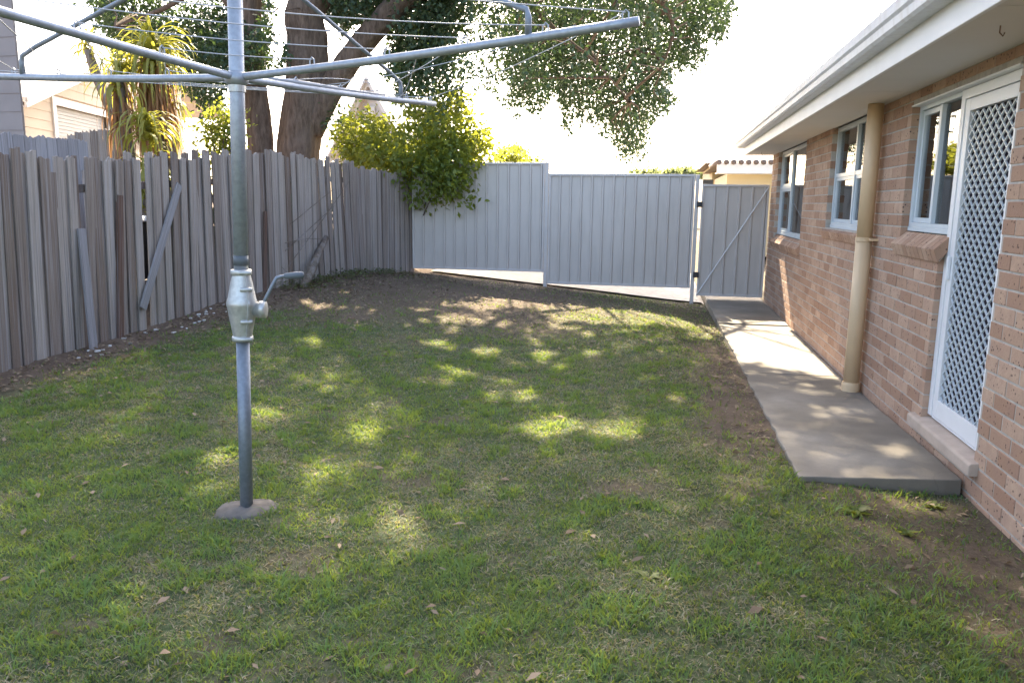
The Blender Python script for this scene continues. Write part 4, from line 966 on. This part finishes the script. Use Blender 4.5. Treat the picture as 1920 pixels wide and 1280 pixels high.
rp = np.random.default_rng(12)
def palm(label, stem_px, head_px, Y, length, skirt, k_=1., seed=0):
    base = at(*stem_px[0], Y); base[2] = .05; root = tag(empty('strap_leaf_palm', tuple(base)), label, 'palm', 'strap leaved palms behind the fence')
    pts = [base]+[at(*s_, Y) for s_ in stem_px[1:]]; m = MB(); m.tube([p-base for p in pts], np.linspace(.10, .055, len(pts)), 10, rough=.2, seed=seed); m.build('trunk', MAT['deadwood'], root, True)
    hs = [(at(*h, Y)-base, 1) for h in head_px]
    V, Fq = straps(hs, rp, length, .045, 75*k_); link(bpy.data.objects.new('crown', np_mesh('crown', V, Fq, MAT['strap'])), root)
    if skirt:
        hd = [(np.array(h)-[0, 0, .08+j*.16], .5) for h, _ in hs for j in range(skirt)]
        V, Fq = straps(hd, rp, length*1.0, .03, 90*k_, False); link(bpy.data.objects.new('dead_leaf_skirt', np_mesh('dead_leaf_skirt', V, Fq, MAT['deadstrap'])), root)
palm('tallest strap leaved palm with thick brown skirt, right of the roller door', [(300, 420), (300, 250), (290, 105)], [(290, 105), (280, 120)], 9.3, .75, 4, 1.2, 1)
palm('shorter strap leaved palm with pale brown skirt in front of the roller door', [(262, 430), (240, 280), (222, 150)], [(222, 150)], 8.9, .62, 3, .9, 2)
palm('slender pale stemmed palm leaning left across the garage gable', [(250, 420), (215, 220), (180, 140), (165, 95)], [(165, 92)], 10.4, .55, 0, .35, 3)
palm('low strap leaved palm growing behind the gap in the fence', [(285, 470), (280, 400), (278, 330)], [(280, 330), (276, 380), (275, 250)], 8.6, .6, 0, .9, 4)
palm('thin strap leaved palm rising just left of the bright bush', [(335, 420), (322, 300), (318, 200)], [(318, 200)], 9.6, .5, 2, .5, 5)

# ------------------------------------------------------------------ grass, fallen leaves
def in_path(x, y): return (x > .79) & (y > 4.21+(x-.80)*.16)
def make_grass():
    rng = np.random.default_rng(9); X = []; Y = []
    for (y0, y1, x0, x1, dens) in ((.9, 3.2, -3.2, 1.66, 11000), (3.2, 5.0, -4.6, 1.66, 8200), (5.0, 7.5, -5.3, .85, 5200), (7.5, 10.0, -5.2, .85, 2900), (10, 12.85, -4.9, .85, 1500)):
        n = int((y1-y0)*(x1-x0)*dens); X.append(rng.uniform(x0, x1, n)); Y.append(rng.uniform(y0, y1, n))
    X = np.concatenate(X); Y = np.concatenate(Y); cv = cover(X, Y); cl = fbm(X, Y, 5, 12)
    keep = (rng.random(len(X)) < cv*(.80+.5*cl)+.03) & ~in_path(X, Y) & (X > fence_x(Y)+.06) & (np.hypot(X-PX, Y-PY) > .12)
    pr = proj(np.stack([X, Y, 0*X], 1)); keep &= (pr[:, 0] > -150) & (pr[:, 0] < 2080)
    X = X[keep]; Y = Y[keep]; cl = cl[keep]; n = len(X); far = Y/5
    Z = gz(X, Y)+((fbm(X, Y, 6, 3)-.5)*.035)*(X < .8)-.003
    tuft = sstep(.56, .72, vnoise(X, Y, 6.5, 21)*.6+vnoise(X, Y, 15, 22)*.4); dryp = fbm(X, Y, 1.1, 15)*.65+fbm(X, Y, 4.5, 16)*.35
    back = sstep(6.5, 10, Y)
    pd = np.clip(sstep(.40, .62, dryp)*.62+.16+.32*back-.65*tuft, .03, .92); dry = (rng.random(n) < pd).astype(float)
    dry = np.clip(dry*rng.uniform(.65, 1, n)+(1-dry)*rng.uniform(0, .22, n), 0, 1)
    H = (.012+.020*rng.random(n)+.030*tuft*rng.random(n))*(1-.3*dry); W = .0020+.0024*rng.random(n); W *= np.clip(.7+.35*far, .8, 2.2)
    a_ = rng.uniform(0, 6.283, n); b_ = rng.uniform(0, 6.283, n); ln = rng.uniform(.3, 1.5, n)*(1+.9*dry)
    sx, sy = np.cos(a_)*W, np.sin(a_)*W; lx, ly = np.cos(b_)*H*ln, np.sin(b_)*H*ln
    B = np.stack([X, Y, Z], 1); S_ = np.stack([sx, sy, 0*sx], 1)
    Mid = B+np.stack([lx*.35, ly*.35, H*.6], 1); Tp = B+np.stack([lx, ly, H*(1-.25*np.clip(ln-.6, 0, 2))], 1)
    V = np.stack([B-S_, B+S_, Mid+S_*.75, Mid-S_*.75, Tp], 1).reshape(-1, 3); k_ = np.arange(n)*5
    T = np.stack([np.stack([k_, k_+1, k_+2], 1), np.stack([k_, k_+2, k_+3], 1), np.stack([k_+3, k_+2, k_+4], 1)], 1).reshape(-1, 3)
    me = np_mesh('grass', V, T, MAT['grass'], {'dry': np.repeat(dry, 5), 'tuft': np.repeat(tuft*rng.uniform(.4, 1, n), 5)}); print('blades', n)
    tag(link(bpy.data.objects.new('grass', me)), 'short patchy green and straw coloured lawn grass', 'grass', kind='stuff')
make_grass()
def flat_leaves(name, label, cat, X, Y, L, W, mat, lift=.012, seed=1):
    rng = np.random.default_rng(seed); n = len(X); Z = gz(X, Y)+lift*rng.uniform(.4, 1.6, n); C = np.stack([X, Y, Z], 1)
    d = rng.normal(size=(n, 3)); d[:, 2] *= .25; d /= np.linalg.norm(d, axis=1)[:, None]; s_ = np.cross(d, Z3+rng.normal(size=(n, 3))*.35); s_ /= np.linalg.norm(s_, axis=1)[:, None]
    nn = np.cross(s_, d); L = L*rng.uniform(.6, 1.3, n)[:, None]; W = W*rng.uniform(.6, 1.3, n)[:, None]
    V = np.stack([C, C+d*L*.5+s_*W*.5+nn*W*.2, C+d*L, C+d*L*.5-s_*W*.5+nn*W*.2], 1).reshape(-1, 3)
    tag(link(bpy.data.objects.new(name, np_mesh(name, V, np.arange(4*n).reshape(-1, 4), MAT[mat]))), label, cat, kind='stuff')
rl = np.random.default_rng(17)
y = rl.uniform(4.5, 12.8, 1900); x = fence_x(y)+.08+np.abs(rl.normal(0, .55, 1900)); y2 = rl.uniform(7.6, 12.7, 2600); x2 = rl.uniform(-4.8, .3, 2600); k_ = x2 > fence_x(y2)+.1
y3 = rl.uniform(2, 11, 420); x3 = rl.uniform(-4.8, .75, 420); y6 = rl.uniform(2, 7, 110); x6 = rl.uniform(-4.5, .7, 110); y4 = rl.uniform(4.5, 11, 300); x4 = .80-np.abs(rl.normal(0, .16, 300))-.02; y5 = rl.uniform(2.2, 4.3, 70); x5 = 1.62-np.abs(rl.normal(0, .35, 70))
flat_leaves('fallen_leaves', 'dry brown fallen leaves scattered over the lawn and bare soil', 'leaves', np.concatenate([x, x2[k_], x3, x4, x5]), np.concatenate([y, y2[k_], y3, y4, y5]), .046, .021, 'litter', .013, 3)
y = rl.uniform(9.3, 12.2, 900); x = fence_x(y)+.05+np.abs(rl.normal(0, .28, 900))
flat_leaves('ground_creeper', 'dull green leafy creeper along the foot of the timber fence', 'creeper', x, y, .05, .03, 'greenlitter', .05, 5)
flat_leaves('pale_leaves', 'larger pale yellow-brown leaves lying singly on the lawn', 'leaves', x6, y6, .06, .03, 'litter', .022, 8)
m = MB(); rs = np.random.default_rng(6)
for _ in range(34):
    yy = rs.uniform(5.8, 8.4); xx = fence_x(yy)+.1+abs(rs.normal(0, .16)); c = np.array([xx, yy, float(gz(xx, yy))+.008]); a_ = rs.uniform(0, 6.28); r_ = rs.uniform(.008, .022); h = np.array([math.cos(a_), math.sin(a_), 0])
    m.obox(c, h*r_, np.array([-h[1], h[0], 0])*r_*.6, Z3*r_*.35+h*.002)
tag(m.build('white_chips', MAT['pebble']), 'small white chips lying along the foot of the timber fence', 'chips', kind='stuff')
# broad weeds at the right front
def weed(u, v, n, L, seed):
    p = ground_at(u, v); rng = np.random.default_rng(seed); V = []; Fq = []
    for i in range(n):
        a_ = rng.uniform(0, 6.28); h = np.array([math.cos(a_), math.sin(a_), 0]); s_ = np.array([-h[1], h[0], 0]); l_ = L*rng.uniform(.6, 1.1); e_ = rng.uniform(.3, .9); b0 = len(V)
        V += [p, p+h*l_*.5+s_*l_*.16+Z3*l_*.4*e_, p+h*l_+Z3*l_*.35*e_, p+h*l_*.5-s_*l_*.16+Z3*l_*.4*e_]; Fq.append((b0, b0+1, b0+2, b0+3))
    return np.array(V), np.array(Fq)
for i, (u, v, n, L, lab) in enumerate(((1605, 962, 26, .09, 'bright green grass tuft in the bare soil before the path end'), (1750, 950, 34, .06, 'low leafy weed in bare soil between path end and wall'), (1700, 1000, 30, .06, 'flat dark green weed on the bare soil below the door'), (1215, 1085, 16, .07, 'broad-leaved dark green weed in the lawn near the bottom middle'))):
    V, Fq = weed(u, v, n, L, 40+i); p = ground_at(u, v); o = link(bpy.data.objects.new('lawn_weed', np_mesh('lawn_weed', V-p, Fq, MAT['shrubleaf']))); o.location = p; tag(o, lab, 'weed')
print('objects', len(bpy.data.objects))
